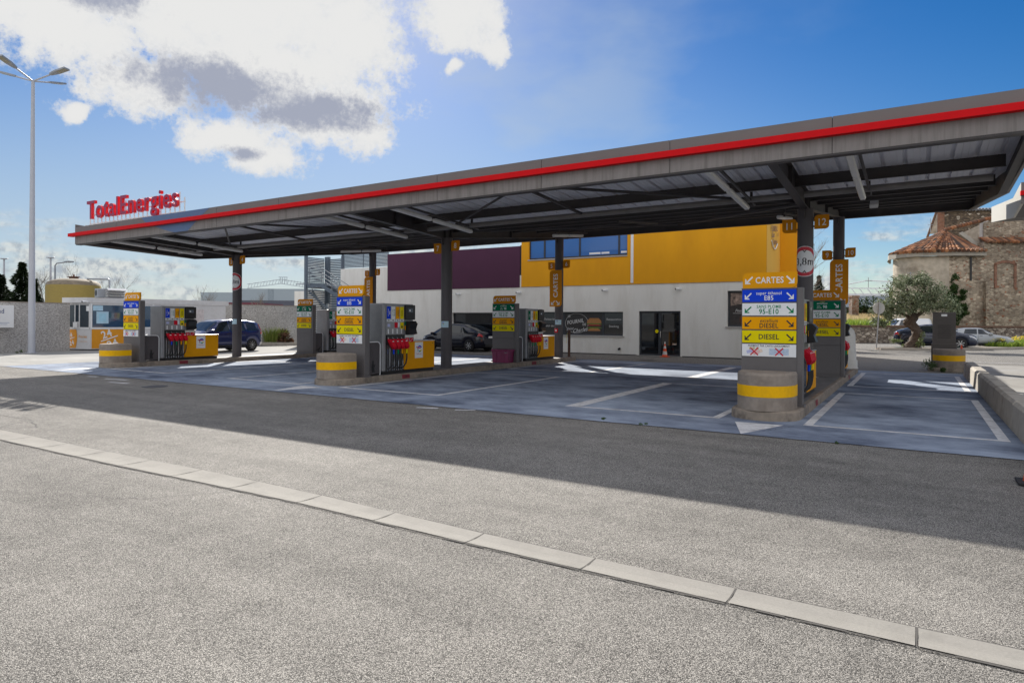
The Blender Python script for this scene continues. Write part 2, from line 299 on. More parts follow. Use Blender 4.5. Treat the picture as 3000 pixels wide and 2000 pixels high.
CHRM = mat('sign_letter_red_shaded', (.30, .004, .06), .3, var=.04)  # letter red darkened and purpled in colour, as the faces in shade
LETS = mat('sign_letter_side_lit', (.75, .005, .015), .4, var=.04)  # same letters in brighter red, sunlight on the returns put into the colour

# ------------------------------------------------------------------ mesh builder
FONTC = {}
def text_geo(s, bold=.0, shear=0, sp=1.07):
    k = (s, bold, shear, sp)
    if k in FONTC: return FONTC[k]
    cu = bpy.data.curves.new('t', 'FONT'); cu.body = s; cu.size = 1; cu.offset = bold; cu.shear = shear; cu.space_character = sp
    cu.align_x = 'CENTER'; cu.align_y = 'BOTTOM_BASELINE'; cu.resolution_u = 3; cu.fill_mode = 'BOTH'
    ob = bpy.data.objects.new('t', cu); me = ob.to_mesh()
    vs = [v.co.copy() for v in me.vertices]; fs = [tuple(p.vertices) for p in me.polygons]
    ob.to_mesh_clear(); bpy.data.objects.remove(ob); bpy.data.curves.remove(cu)
    FONTC[k] = (vs, fs); return FONTC[k]

class MB:
    def __init__(s): s.v = []; s.f = []; s.mi = []; s.sm = []; s.ms = []; s.cur = 0; s.x = None
    def m(s, mt):
        if mt not in s.ms: s.ms.append(mt)
        s.cur = s.ms.index(mt); return s
    def t(s, x): s.x = x; return s
    def add(s, vs, fs, smooth=False):
        o = len(s.v)
        for p in vs:
            p = Vector(p)
            if s.x is not None: p = s.x @ p if not callable(s.x) else s.x(p)
            s.v.append(p)
        for f in fs: s.f.append(tuple(i+o for i in f)); s.mi.append(s.cur); s.sm.append(smooth)
        return s
    def box(s, x0, x1, y0, y1, z0, z1, b=0):
        if b <= 0:
            vs = [(x, y, z) for z in (z0, z1) for y in (y0, y1) for x in (x0, x1)]
            return s.add(vs, [(0, 2, 3, 1), (4, 5, 7, 6), (0, 1, 5, 4), (2, 6, 7, 3), (0, 4, 6, 2), (1, 3, 7, 5)])
        bm = bmesh.new(); bmesh.ops.create_cube(bm, size=1)
        for v in bm.verts: v.co = Vector(((x0+x1)/2+v.co.x*(x1-x0), (y0+y1)/2+v.co.y*(y1-y0), (z0+z1)/2+v.co.z*(z1-z0)))
        bmesh.ops.bevel(bm, geom=bm.edges[:], offset=b, segments=2, affect='EDGES', profile=.5)
        bm.verts.ensure_lookup_table()
        vs = [v.co.copy() for v in bm.verts]; fs = [tuple(v.index for v in f.verts) for f in bm.faces]; bm.free()
        return s.add(vs, fs)
    def prism(s, poly, axis, a, b):
        """poly of 2D points extruded along axis from a to b. axis 'x': (y,z); 'y': (x,z); 'z': (x,y)"""
        def P(p, t): return {'x': (t, p[0], p[1]), 'y': (p[0], t, p[1]), 'z': (p[0], p[1], t)}[axis]
        n = len(poly); vs = [P(p, a) for p in poly]+[P(p, b) for p in poly]
        fs = [tuple(range(n))[::-1], tuple(range(n, 2*n))]+[(i, (i+1) % n, n+(i+1) % n, n+i) for i in range(n)]
        return s.add(vs, fs)
    def cyl(s, p0, p1, r0, r1=None, n=16, cap=True, smooth=True):
        r1 = r0 if r1 is None else r1; p0 = Vector(p0); p1 = Vector(p1); d = (p1-p0).normalized()
        a = d.orthogonal().normalized(); b = d.cross(a); vs = []
        for p, r in ((p0, r0), (p1, r1)):
            for i in range(n): vs.append(p+a*cos(2*pi*i/n)*r+b*sin(2*pi*i/n)*r)
        s.add(vs, [(i, (i+1) % n, n+(i+1) % n, n+i) for i in range(n)], smooth)
        if cap: s.add(vs[:n], [tuple(range(n))[::-1]]); s.add(vs[n:], [tuple(range(n))])
        return s
    def tube(s, pts, r, n=8, rs=None):
        pts = [Vector(p) for p in pts]; rings = []; a = None
        for i, p in enumerate(pts):
            d = (pts[min(i+1, len(pts)-1)]-pts[max(i-1, 0)]).normalized()
            a = d.orthogonal().normalized() if a is None else (a-d*a.dot(d)).normalized(); b = d.cross(a)
            rr = rs[i] if rs else r
            rings.append([p+a*cos(2*pi*k/n)*rr+b*sin(2*pi*k/n)*rr for k in range(n)])
        vs = [q for rg in rings for q in rg]
        fs = [(i*n+k, i*n+(k+1) % n, (i+1)*n+(k+1) % n, (i+1)*n+k) for i in range(len(pts)-1) for k in range(n)]
        s.add(vs, fs, True); s.add(rings[0], [tuple(range(n))[::-1]]); s.add(rings[-1], [tuple(range(n))]); return s
    def rev(s, prof, c=(0, 0, 0), n=24, a0=0, a1=2*pi):
        full = abs(a1-a0-2*pi) < 1e-6; m = n if full else n+1; vs = []
        for r, z in prof:
            for i in range(m):
                t = a0+(a1-a0)*i/n; vs.append((c[0]+r*cos(t), c[1]+r*sin(t), c[2]+z))
        fs = []
        for j in range(len(prof)-1):
            for i in range(n): k = (i+1) % m; fs.append((j*m+i, j*m+k, (j+1)*m+k, (j+1)*m+i))
        return s.add(vs, fs, True)
    def quad(s, a, b, c, d): return s.add([a, b, c, d], [(0, 1, 2, 3)])
    def face(s, *p): return s.add(list(p), [tuple(range(len(p)))])
    def disc(s, c, r, n=20, axis='y', rin=0, a0=0, a1=2*pi, sx=1):
        """flat ring / disc in the plane normal to axis"""
        vs = []; 
        for i in range(n+1):
            t = a0+(a1-a0)*i/n
            for rr in (rin, r):
                u, v = cos(t)*rr*sx, sin(t)*rr
                vs.append({'y': (c[0]+u, c[1], c[2]+v), 'x': (c[0], c[1]+u, c[2]+v), 'z': (c[0]+u, c[1]+v, c[2])}[axis])
        return s.add(vs, [(2*i, 2*i+1, 2*i+3, 2*i+2) for i in range(n)])
    def text(s, st, size, o, ux=(1, 0, 0), uy=(0, 0, 1), bold=.02, shear=0, depth=0, sx=1, align='c', sp=1.07):
        bold *= .62; sx *= .88
        vs, fs = text_geo(st, bold, shear, sp); ux = Vector(ux); uy = Vector(uy); o = Vector(o); nn = ux.cross(uy)
        off = 0
        if align != 'c' and vs:
            off = -min(v.x for v in vs) if align == 'l' else -max(v.x for v in vs)
        P = [o+ux*((v.x+off)*size*sx)+uy*(v.y*size) for v in vs]
        if depth:
            cnt = {}
            for f in fs:
                for i in range(len(f)):
                    e = (f[i], f[(i+1) % len(f)]); cnt[e] = cnt.get(e, 0)+1
            k = len(P); s.add(P+[p-nn*depth for p in P], fs+[tuple(i+k for i in f[::-1]) for f in fs])
            cm = s.cur
            return [(P[a], P[b]) for (a, b) in cnt if (b, a) not in cnt], nn*depth
        return s.add(P, fs)
    def build(s, name, parent=None, loc=None):
        me = bpy.data.meshes.new(name); me.from_pydata([tuple(v) for v in s.v], [], s.f)
        for mt in s.ms: me.materials.append(mt)
        me.polygons.foreach_set('material_index', s.mi); me.polygons.foreach_set('use_smooth', s.sm); me.update()
        o = bpy.data.objects.new(name, me); COL.objects.link(o)
        if parent is not None: o.parent = parent
        if loc is not None: o.location = loc
        return o
def mb(mt): return MB().m(mt)
def tag(o, label=None, cat=None, group=None, kind=None):
    for k, v in (('label', label), ('category', cat), ('group', group), ('kind', kind)):
        if v: o[k] = v
    return o
def empty(name, loc=(0, 0, 0), rz=0, **k):
    o = bpy.data.objects.new(name, None); COL.objects.link(o); o.location = loc; o.rotation_euler = (0, 0, rz); o.empty_display_size = .2
    return tag(o, **k)
def kids(o): return [c for c in COL.objects if c.parent == o]
def copy_tree(o, loc=None, rz=None, parent=None, **k):
    c = o.copy(); COL.objects.link(c); c.parent = parent
    if loc is not None: c.location = loc
    if rz is not None: c.rotation_euler = (0, 0, rz)
    tag(c, **k)
    for ch in kids(o): copy_tree(ch, parent=c)
    return c
def rrect(w_, h_, corners='1111', r=.06, n=5, cx=0, cz=0):
    """rounded rectangle outline; corners order BL BR TR TL, '1' = rounded"""
    pts = []
    for i, (sx_, sz_) in enumerate(((-1, -1), (1, -1), (1, 1), (-1, 1))):
        x, z = cx+sx_*w_/2, cz+sz_*h_/2
        if corners[i] == '0': pts.append((x, z)); continue
        ox, oz = x-sx_*r, z-sz_*r; st = {0: pi, 1: 1.5*pi, 2: 0, 3: .5*pi}[i]
        for k in range(n+1): t = st+pi/2*k/n; pts.append((ox+cos(t)*r, oz+sin(t)*r))
    return pts
def arrow(b, cx, cz, s, flip=1, y=0, P=None):
    """diagonal arrow pointing down and outwards (flip=-1: down-left)"""
    P = P or (lambda u, v: (u, y, v)); w_ = s*.13
    def q(u, v): return P(cx+flip*u*s, cz+v*s)
    k = .13
    a = q(-.5, .5-k*.2); bq = q(-.5+k*.9, .5); c = q(.5-k*1.2, -.5+k*2.0+k*.2); d = q(.5-k*2.2, -.5+k*1.2)
    b.add([q(-.5, .36), q(-.36, .5), q(.40, -.26), q(.26, -.40)], [(0, 1, 2, 3)])
    b.add([q(-.22, -.5), q(.5, -.5), q(.5, -.32), q(-.05, -.32)], [(0, 1, 2, 3)])
    b.add([q(.32, -.32), q(.5, -.32), q(.5, .22), q(.32, .05)], [(0, 1, 2, 3)])
# ------------------------------------------------------------------ setting: ground, slab, markings
ASPH = asphalt('asphalt', .09, .68, 165)
ASPF = asphalt('asphalt_far', .15, .34, 60, big=.25, bmp=.3)
ASPR = asphalt('asphalt_road', .18, .38, 60, big=.2, bmp=.3)
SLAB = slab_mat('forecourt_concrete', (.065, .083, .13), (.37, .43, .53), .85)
SLABR = slab_mat('pale_concrete', (.22, .21, .195), (.36, .35, .33), .9)
def sheet(name, m, poly, z, kind='structure', mat_=None):
    b = mb(m); b.add([(x, y, z) for x, y in poly], [tuple(range(len(poly)))])
    return tag(b.build(name), kind=kind)
sheet('ground', ASPF, [(-900, -300), (900, -300), (900, 1200), (-900, 1200)], -.012)
sheet('asphalt_apron', ASPH, [(-60, -40), (40, -40), (40, 10.56), (-60, 10.56)], -.004)
sheet('asphalt_lane', ASPR, [(-60, 27.2), (30, 27.2), (30, 75), (-60, 75)], -.007)
sheet('left_lane', slab_mat('left_lane_concrete', (.24, .24, .23), (.38, .37, .35), .92), [(-60, 10.56), (-27.9, 10.56), (-27.9, 27.2), (-60, 27.2)], -.003)
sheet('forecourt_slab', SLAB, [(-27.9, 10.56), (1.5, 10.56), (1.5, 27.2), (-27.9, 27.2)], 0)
sheet('side_lane', SLABR, [(1.5, 10.56), (30, 10.56), (30, 34), (1.5, 34)], -.0015)
b = mb(BLKR)   # tarred joint along the slab edge
n = 60
for i in range(n):
    x0 = -29+i*31/n; x1 = x0+31/n; j0 = .012*sin(i*2.1); j1 = .012*sin((i+1)*2.1)
    b.add([(x0, 10.53+j0, .003), (x1, 10.53+j1, .003), (x1, 10.56+j1*.6, .003), (x0, 10.56+j0*.6, .003)], [(0, 1, 2, 3)])
tag(b.build('slab_joint'), kind='structure')
# drainage gutter of precast channel stones, slightly dished
b = mb(GUTT); k = mb(mat('gutter_joint_dirt', (.075, .07, .065), .95))
NE = [(-30, 4.25), (-11.1, 4.19), (-8.3, 4.19), (-6.4, 4.24), (-4.9, 4.26), (-2.6, 4.19), (.46, 4.15), (9, 4.12)]
FE = [(-30, 4.60), (-12.1, 4.56), (-9.1, 4.56), (-7, 4.6), (-5.3, 4.58), (-2.7, 4.44), (.5, 4.40), (9, 4.36)]
def lin(P_, x):
    for (a, b_), (c, d) in zip(P_[:-1], P_[1:]):
        if x <= c: return b_+(d-b_)*(x-a)/(c-a)
    return P_[-1][1]
X = 9.0; 
while X > -30:
    x0, x1 = X-.985, X; x0 = max(x0, -29.9); ya, yb = lin(NE, x0), lin(NE, x1); wa, wd = lin(FE, x0)-ya, lin(FE, x1)-yb
    rows = [(0, .001), (.38, -.005), (.5, -.006), (1, .001)]
    vs = []
    for t_, z_ in rows: vs += [(x0, ya+wa*t_, z_+.004), (x1, yb+wd*t_, z_+.004)]
    b.add(vs, [(0, 1, 3, 2), (2, 3, 5, 4), (4, 5, 7, 6)])
    k.add([(x1+.004, yb-.01, .0025), (x1+.009, yb-.01, .0025), (x1+.015, yb+wd+.01, .0025), (x1, yb+wd+.01, .0025)], [(0, 1, 2, 3)])
    for ea, eb in ((-.02, -.02), (wa, wd)):
        for q_ in range(6):
            u0, u1 = q_/6, (q_+1)/6; j0, j1 = random.uniform(.002, .022), random.uniform(.002, .022)
            k.add([(x0+(x1-x0)*u0, (ya+ea)*(1-u0)+(yb+eb)*u0-.004, .0035), (x0+(x1-x0)*u1, (ya+ea)*(1-u1)+(yb+eb)*u1-.004, .0035), (x0+(x1-x0)*u1, (ya+ea)*(1-u1)+(yb+eb)*u1+j1, .0035), (x0+(x1-x0)*u0, (ya+ea)*(1-u0)+(yb+eb)*u0+j0, .0035)], [(0, 1, 2, 3)])
    X -= 1.0
tag(b.build('drainage_gutter'), kind='structure'); tag(k.build('gutter_joints'), kind='structure')
# cracks in the old asphalt
b = mb(BLKR)
def crack(pts, w_=.008, n_=14, amp=.03):
    for (xa, ya), (xb, yb) in zip(pts[:-1], pts[1:]):
        P = [Vector((xa+(xb-xa)*i/n_+random.uniform(-amp, amp)*(0 < i < n_), ya+(yb-ya)*i/n_+random.uniform(-amp, amp)*(0 < i < n_), .0015)) for i in range(n_+1)]
        for p, q in zip(P[:-1], P[1:]):
            d = Vector(((q-p).y, -(q-p).x, 0)).normalized()*w_*random.uniform(.3, 1.2)
            b.add([p-d, p+d, q+d, q-d], [(0, 1, 2, 3)])
crack([(-5.9, 4.2), (-6.3, 3.6), (-6.9, 3.3)], .004); crack([(-14.4, 5.2), (-12.9, 5.3), (-11.9, 5.0)], .008, 10, .025)
crack([(-12.9, 5.3), (-12.4, 4.7)], .007, 8, .02); crack([(-.3, 3.5), (-.8, 3.2)], .004)
crack([(-2.25, 10.6), (-2.0, 11.2), (-1.75, 11.9)], .006, 12, .02); crack([(-9.9, 8.9), (-9.2, 9.1)], .012)
tag(b.build('asphalt_crack'), kind='structure')
# painted bays
b = mb(PAINT); ZP = .004
def line(x0, y0, x1, y1): b.add([(x0, y0, ZP), (x1, y0, ZP), (x1, y1, ZP), (x0, y1, ZP)], [(0, 1, 2, 3)])
def bay(x0, x1, y0, y1, wl=.14, wr=.14, open_=''):
    line(x0, y0, x0+wl, y1); line(x1-wr, y0, x1, y1)
    line(x0+wl, y0, x1-wr, y0+.12); line(x0+wl, y1-.10, x1-wr, y1)
for y0, y1 in ((12.05, 18.17), (20.2, 25.87)):
    bay(-1.63, 1.18, y0, y1); bay(-6.12, -3.02, y0, y1, .3, .14)
    bay(-12.62, -9.38, y0, y1); bay(-17.2, -14.1, y0, y1); bay(-23.6, -20.3, y0, y1)
for ox in (0, -11.02, -22.04):
    b.add([(-2.69+ox, 11.82, ZP), (-2.32+ox, 10.57, ZP), (-1.9+ox, 11.85, ZP)], [(0, 1, 2)])
tag(b.build('road_markings'), kind='structure')
b = mb(PAINT)
for (x, y, l_, a) in ((-8.25, 10.25, .45, .3), (-7.45, 10.42, .4, .5), (-19.4, 10.1, .9, .15), (-18.3, 9.6, .8, .1), (-20.9, 10.2, .4, .2)):
    c_, s_ = cos(a), sin(a); u = Vector((c_, s_, 0))*l_/2; v = Vector((-s_, c_, 0))*.06
    p = Vector((x, y, .002)); b.add([p-u-v, p+u-v, p+u+v, p-u+v], [(0, 1, 2, 3)])
tag(b.build('worn_road_paint'), kind='structure')
b = mb(PAINT)
for (x0, y0, x1, y1) in ((2, 30.6, 14, 30.7), (2.2, 26.2, 14, 26.3), (1.9, 36, 12, 36.12)): b.add([(x0, y0, .004), (x1, y0, .004), (x1, y1, .004), (x0, y1, .004)], [(0, 1, 2, 3)])
tag(b.build('lane_lines'), kind='structure')
b = mb(mat('cast_iron', (.09, .09, .095), .5, metal=.5, var=.2, scale=20))
b.disc((-16.6, 9.6, .004), .3, 24, 'z'); b.disc((-10.3, 28.4, .004), .35, 24, 'z')
tag(b.build('manhole_covers'), kind='structure')

# ------------------------------------------------------------------ canopy (one butterfly roof on six columns)
XC = [-24.39, -13.37, -2.35]; YF, YR = 17.6, 25.7
CX0, CX1, CY0, CY1, YV = -27.0, 1.6, 12.6, 26.85, 17.35
def tz(x): return .005*(x+13)
def zb(y): return 4.44+(YV-y)*.055 if y < YV else 4.44+(y-YV)*.111
can = empty('petrol_canopy', (-13, 17.6, 0), label='long grey butterfly canopy with red stripe on six columns over the pumps', cat='canopy')
def cb(b, name, par=can): 
    o = b.build(name, par); o.location = (0, 0, 0)
    if par is can: o.location = (13, -17.6, 0)
    return o
def slope_box(b, x0, x1, y0, y1, zf0, zf1, ny=1):
    """box following the roof profile; zf0/zf1: functions of y for bottom and top"""
    ys = [y0]+([YV] if y0 < YV < y1 else [])+[y1]
    for ya, yb in zip(ys[:-1], ys[1:]):
        vs = [(x, y, f(y)+tz(x)) for f in (zf0, zf1) for y in (ya, yb) for x in (x0, x1)]
        b.add(vs, [(0, 2, 3, 1), (4, 5, 7, 6), (0, 1, 5, 4), (2, 6, 7, 3), (0, 4, 6, 2), (1, 3, 7, 5)])
ZT, ZS1, ZS0, ZB = 5.22, 4.99, 4.87, 4.585
def xbox(b, x0, x1, y0, y1, z0, z1):
    vs = [(x, y, z+tz(x)) for z in (z0, z1) for y in (y0, y1) for x in (x0, x1)]
    b.add(vs, [(0, 2, 3, 1), (4, 5, 7, 6), (0, 1, 5, 4), (2, 6, 7, 3), (0, 4, 6, 2), (1, 3, 7, 5)])
f1 = mb(FASC); f2 = mb(FASL)
npan = 10; pw = (CX1-CX0)/npan
for i in range(npan):
    xbox(f1, CX0+i*pw+.006, CX0+(i+1)*pw-.006, CY0-.05, CY0, ZS1, ZT)
    xbox(f2, CX0+i*pw+.006, CX0+(i+1)*pw-.006, CY0-.05, CY0, ZB, ZS0)
fa = cb(f1, 'upper_fascia'); fl = cb(f2, 'lower_fascia')
b = mb(REDS); xbox(b, CX0-.3, CX1+.3, CY0-.19, CY0, ZS0, ZS1); cb(b, 'red_stripe')
b = mb(STEEL); xbox(b, CX0, CX1, CY0-.03, CY0+.03, ZS0-.3, ZT-.03); xbox(b, CX0, CX1, CY0-.045, CY0+.14, ZB-.035, ZB-.003); cb(b, 'front_channel')
# blue printed arc on the fascia
b = mb(mat('faded_blue_print', (.085, .145, .29), .45, var=.05))
def fpt(x, z): return (x, CY0-.054, z+tz(x))
def arcshape(z0, z1, n=12):
    # left and right bounds of the crescent as functions of height
    for i in range(n):
        a = z0+(z1-z0)*i/n; c = z0+(z1-z0)*(i+1)/n
        def l_(z): t = (ZT-z)/(ZT-ZB); return -22.55+1.9*t**1.6
        def r_(z): t = (ZT-z)/(ZT-ZB); return -18.75-1.15*t**.9
        b.add([fpt(l_(a), a), fpt(r_(a), a), fpt(r_(c), c), fpt(l_(c), c)], [(0, 1, 2, 3)])
arcshape(ZS1, ZT); arcshape(ZB, ZS0); cb(b, 'printed_crescent')
# side and rear fascias following the butterfly profile
for x0, x1 in ((CX0-.05, CX0), (CX1, CX1+.05)):
    b = mb(FASC); slope_box(b, x0, x1, CY0-.05, CY1+.05, lambda y: zb(y)-.02 if y > 12.7 else ZB, lambda y: zb(y)+.62); cb(b, 'side_fascia')
for (x0, x1), (x2, x3) in (((CX0, CX0+.14), (CX0+.002, CX0+.012)), ((CX1-.14, CX1), (CX1-.012, CX1-.002))):
    b = mb(STEEL); slope_box(b, x0, x1, CY0, CY1, lambda y: zb(y)-.03, lambda y: zb(y)+.0); slope_box(b, x2, x3, CY0, CY1, lambda y: zb(y)+.0, lambda y: zb(y)+.45); cb(b, 'edge_beam')
b = mb(FASC); xbox(b, CX0, CX1, CY1, CY1+.05, zb(CY1)-.03, zb(CY1)+.6); cb(b, 'rear_fascia')
b = mb(STEEL); xbox(b, CX0, CX1, CY1-.14, CY1-.002, zb(CY1)-.04, zb(CY1)-.0); xbox(b, CX0, CX1, CY1-.03, CY1-.002, zb(CY1), zb(CY1)+.45); cb(b, 'rear_beam')
# roof deck: ribbed steel trays
b = mb(DECK); x = CX0+.02; PT = .40
ysd = [CY0+.01, YV, CY1-.04]
def dz(y): return (zb(y)+.445)
while x < CX1-.05:
    xs = [(x, 0), (x+.10, 0), (x+.105, .008), (x+.112, 0), (x+.21, 0), (x+.215, .008), (x+.222, 0), (x+PT-.085, 0), (x+PT-.075, .065), (x+PT-.01, .065), (x+PT, 0)]
    xs = [(min(a, CX1-.02), c) for a, c in xs]
    for (xa, za), (xb, zb_) in zip(xs[:-1], xs[1:]):
        for ya, yb in zip(ysd[:-1], ysd[1:]):
            b.add([(xa, ya, dz(ya)+za+tz(xa)), (xb, ya, dz(ya)+zb_+tz(xb)), (xb, yb, dz(yb)+zb_+tz(xb)), (xa, yb, dz(yb)+za+tz(xa))], [(0, 1, 2, 3)])
    x += PT
cb(b, 'roof_deck')
b = mb(FASC)
for ya, yb in zip(ysd[:-1], ysd[1:]): b.add([(CX0, ya, dz(ya)+.07+tz(CX0)), (CX1, ya, dz(ya)+.07+tz(CX1)), (CX1, yb, dz(yb)+.07+tz(CX1)), (CX0, yb, dz(yb)+.07+tz(CX0))], [(0, 1, 2, 3)])
cb(b, 'roof_skin')
# rafters (welded I-beams) over each pair of columns
for xc in XC:
    b = mb(STEEL)
    slope_box(b, xc-.009, xc+.009, CY0+.14, CY1-.15, lambda y: zb(y)+.02, lambda y: zb(y)+.42)
    slope_box(b, xc-.09, xc+.09, CY0+.14, CY1-.15, lambda y: zb(y), lambda y: zb(y)+.02)
    slope_box(b, xc-.09, xc+.09, CY0+.14, CY1-.15, lambda y: zb(y)+.42, lambda y: zb(y)+.44)
    for y in (YF-.16, YF+.16, YR-.14, YR+.14, 15.0, 21.6, YR+.75):
        slope_box(b, xc-.085, xc+.085, y-.008, y+.008, lambda q: zb(q)+.02, lambda q: zb(q)+.42)
    cb(b, 'rafter')
for yp in (13.75, 15.95, 18.0, 19.9, 21.8, 23.7, 25.4):
    b = mb(STEEL); z0 = zb(yp)+.21
    xbox(b, CX0+.14, CX1-.14, yp-.008, yp+.008, z0, z0+.24); xbox(b, CX0+.14, CX1-.14, yp-.07, yp, z0-.012, z0); xbox(b, CX0+.14, CX1-.14, yp, yp+.07, z0+.228, z0+.24)
    cb(b, 'purlin')
# tie struts and wind bracing between purlins
for xm in (-18.9, -7.86):
    for ya, yb in ((12.9, 16.6), (19.0, 22.6)):
        b = mb(STEEL); slope_box(b, xm-.035, xm+.035, ya, yb, lambda y: zb(y)+.13, lambda y: zb(y)+.19); cb(b, 'tie_strut')
    for sx_ in (-1, 1):
        b = mb(STEEL)
        for (ya, yb) in ((13.2, 17.2), (25.2, 18.0)):
            b.cyl((xm+sx_*.1, ya, zb(ya)+.17+tz(xm)), (xm+sx_*5.3, yb, zb(yb)+.17+tz(xm)), .035, n=6)
        cb(b, 'wind_brace')
b = mb(mat('grey_gutter_pipe', (.20, .19, .185), .5, var=.1)); 
for xa, xb in ((CX0+.3, XC[0]-.12), (XC[0]+.12, XC[1]-.12), (XC[1]+.12, XC[2]-.12), (XC[2]+.12, CX1-.3)):
    b.cyl((xa, 16.45, zb(16.45)+.13+tz(xa)), (xb, 16.45, zb(16.45)+.13+tz(xb)), .075, n=10)
cb(b, 'drain_pipe')
for xc in XC:
    for yc in (YF, YR):
        b = mb(COLM); zt = zb(yc)+tz(xc)-.015
        b.cyl((xc, yc, .14), (xc, yc, zt), .185, n=32, cap=False)
        b.cyl((xc, yc, zt), (xc, yc, zt+.015), .2, n=24)
        b.box(xc-.008, xc+.008, yc-.27, yc-.18, zt-.22, zt); b.cyl((xc, yc, .14), (xc, yc, .158), .23, n=24)
        cb(b, 'column')
# ------------------------------------------------------------------ strip lamps under the roof
def strip_lamp(x, y0, y1, fixture):
    e = empty('strip_lamp', (x, (y0+y1)/2, 0), cat='lamp', group='strip lamps hung under the canopy')
    b = mb(STEEL); b.t(Matrix.Translation((-x, -(y0+y1)/2, 0)))
    off = -.02
    b.add([(x+.12+dx, y, zb(y)+tz(x)+off+.10+dz_) for dz_ in (0, .05) for y in (y0-.1, y1+.15) for dx in (0, .05)], [(0, 2, 3, 1), (4, 5, 7, 6), (0, 1, 5, 4), (2, 6, 7, 3), (0, 4, 6, 2), (1, 3, 7, 5)])
    b.box(x+.1, x+.16, y0+.2, y0+.24, zb(y0)+off+.1, zb(y0)+.4); b.box(x+.1, x+.16, y1-.2, y1-.16, zb(y1)+off+.1, zb(y1)+.4)
    b.build('bracket', e)
    ym = (y0+y1)/2
    for a, c in ((y0, ym-.05), (ym+.05, y1)):
        b = mb(LAMPW); b.t(Matrix.Translation((-x, -(y0+y1)/2, 0)))
        def P(u, v, y): return (x+u, y, zb(y)+tz(x)+off+v)
        ring = [(-.07, .02), (-.045, -.03), (.045, -.03), (.07, .02), (.05, .075), (-.05, .075)]
        ys_ = [a, a+.04, c-.04, c]; sc_ = [.55, 1, 1, .55]
        vs = [P(u*k_, v*k_, y) for y, k_ in zip(ys_, sc_) for u, v in ring]
        b.add(vs, [(i*6+j, i*6+(j+1) % 6, (i+1)*6+(j+1) % 6, (i+1)*6+j) for i in range(3) for j in range(6)]+[(0, 1, 2, 3, 4, 5), tuple(range(18, 24))])
        b.build('tube_housing', e)
    return e
fr = 12.85, 16.75
LAMPS = [(XC[0]-1.15, *fr, 'twin strip lamp at the far left front of the canopy'), (XC[0]+1.5, *fr, 'twin strip lamp right of the column numbered 3 and 4'),
         (XC[1]-1.0, *fr, 'twin strip lamp left of the front column numbered 7 and 8'), (XC[1]+1.6, *fr, 'twin strip lamp right of the front column numbered 7 and 8'),
         (XC[2]-1.2, *fr, 'twin strip lamp left of the front column numbered 11 and 12'), (XC[2]+1.3, *fr, 'twin strip lamp nearest the right end of the canopy front'),
         (XC[0]+1.2, 22.3, 25.0, 'twin strip lamp beside the rear column numbered 1 and 2'), (XC[1]+1.45, 22.4, 25.0, 'twin strip lamp beside the rear column numbered 5 and 6'),
         (XC[2]-1.25, 21.3, 23.6, 'twin strip lamp beside the rear column, left of plate 11')]
for x, a, c, lb in LAMPS: strip_lamp(x, a, c, 2)['label'] = lb
e = empty('floodlight', (-1.0, 20.2, 4.92), label='small white floodlight under the rear right of the canopy', cat='lamp')
b = mb(LAMPW); b.t(Matrix.Rotation(.5, 4, 'X')); b.box(-.1, .1, -.16, .16, -.05, .05, .012); b.build('lamp_head', e)
b = mb(STEEL); b.box(-.12, -.105, -.02, .02, -.02, .28); b.box(.105, .12, -.02, .02, -.02, .28); b.box(-.12, .12, -.02, .02, .28, .295); b.build('bracket', e)
# ------------------------------------------------------------------ lettering sign on the roof edge
e = empty('brand_sign', (-23.35, 12.6, 5.2), label='large red three dimensional TotalEnergies lettering standing on the canopy edge', cat='sign')
b = mb(CHRM)
edges, dv = b.text('TotalEnergies', .93, (0, -.05, .2), bold=.022, depth=.10, sx=1.12, sp=1.12)
s2 = mb(LETS)
for p, q in edges: s2.add([p, q, q-dv, p-dv], [(0, 1, 2, 3)])
b.build('letter_faces', e); s2.build('letter_returns', e)
b = mb(WHT)
for i in range(23):
    x = -2.95+i*.27; b.box(x-.016, x+.016, .11, .14, -.04, .50+.2*(i % 2)); b.box(x-.02, x+.02, -.05, .14, -.05, -.02)
b.box(-3.0, 3.0, .142, .157, .34, .38); b.box(-3.0, 3.0, .142, .157, .02, .06); b.build('support_brackets', e)
# ------------------------------------------------------------------ number plates, boards, height limits, stickers
def plate(name, n_, x, y, z, side, lb):
    e = empty('number_plate', (x, y, z), label=lb, cat='number plate', group='orange number plates on the columns')
    cor = '1010' if side < 0 else '0101'
    b = mb(ORGD); b.prism(rrect(.33, .34, cor, .085), 'y', -.012, .012); b.m(WHT); b.text(n_, .25 if len(n_) == 1 else .235, (0, -.0145, -.085), bold=.018); b.build('plate', e)
    b = mb(STEEL); b.box(-side*.16-.03, -side*.16+.03, -.009, .009, -.12, -.08); b.box(-side*.16-.03, -side*.16+.03, -.009, .009, .08, .12); b.build('bracket', e)
for (a, c_, xc, yc, z) in (('3', '4', XC[0], YF, 4.18), ('7', '8', XC[1], YF, 4.17), ('11', '12', XC[2], YF, 4.15), ('1', '2', XC[0], YR, 4.2), ('5', '6', XC[1], YR, 4.18), ('9', '10', XC[2], YR, 4.14)):
    plate(a+'L', a, xc-.365, yc-.02, z-.03, -1, 'orange plate with number %s on the left of its column' % a)
    plate(c_+'R', c_, xc+.365, yc-.02, z+.03, 1, 'orange plate with number %s on the right of its column' % c_)
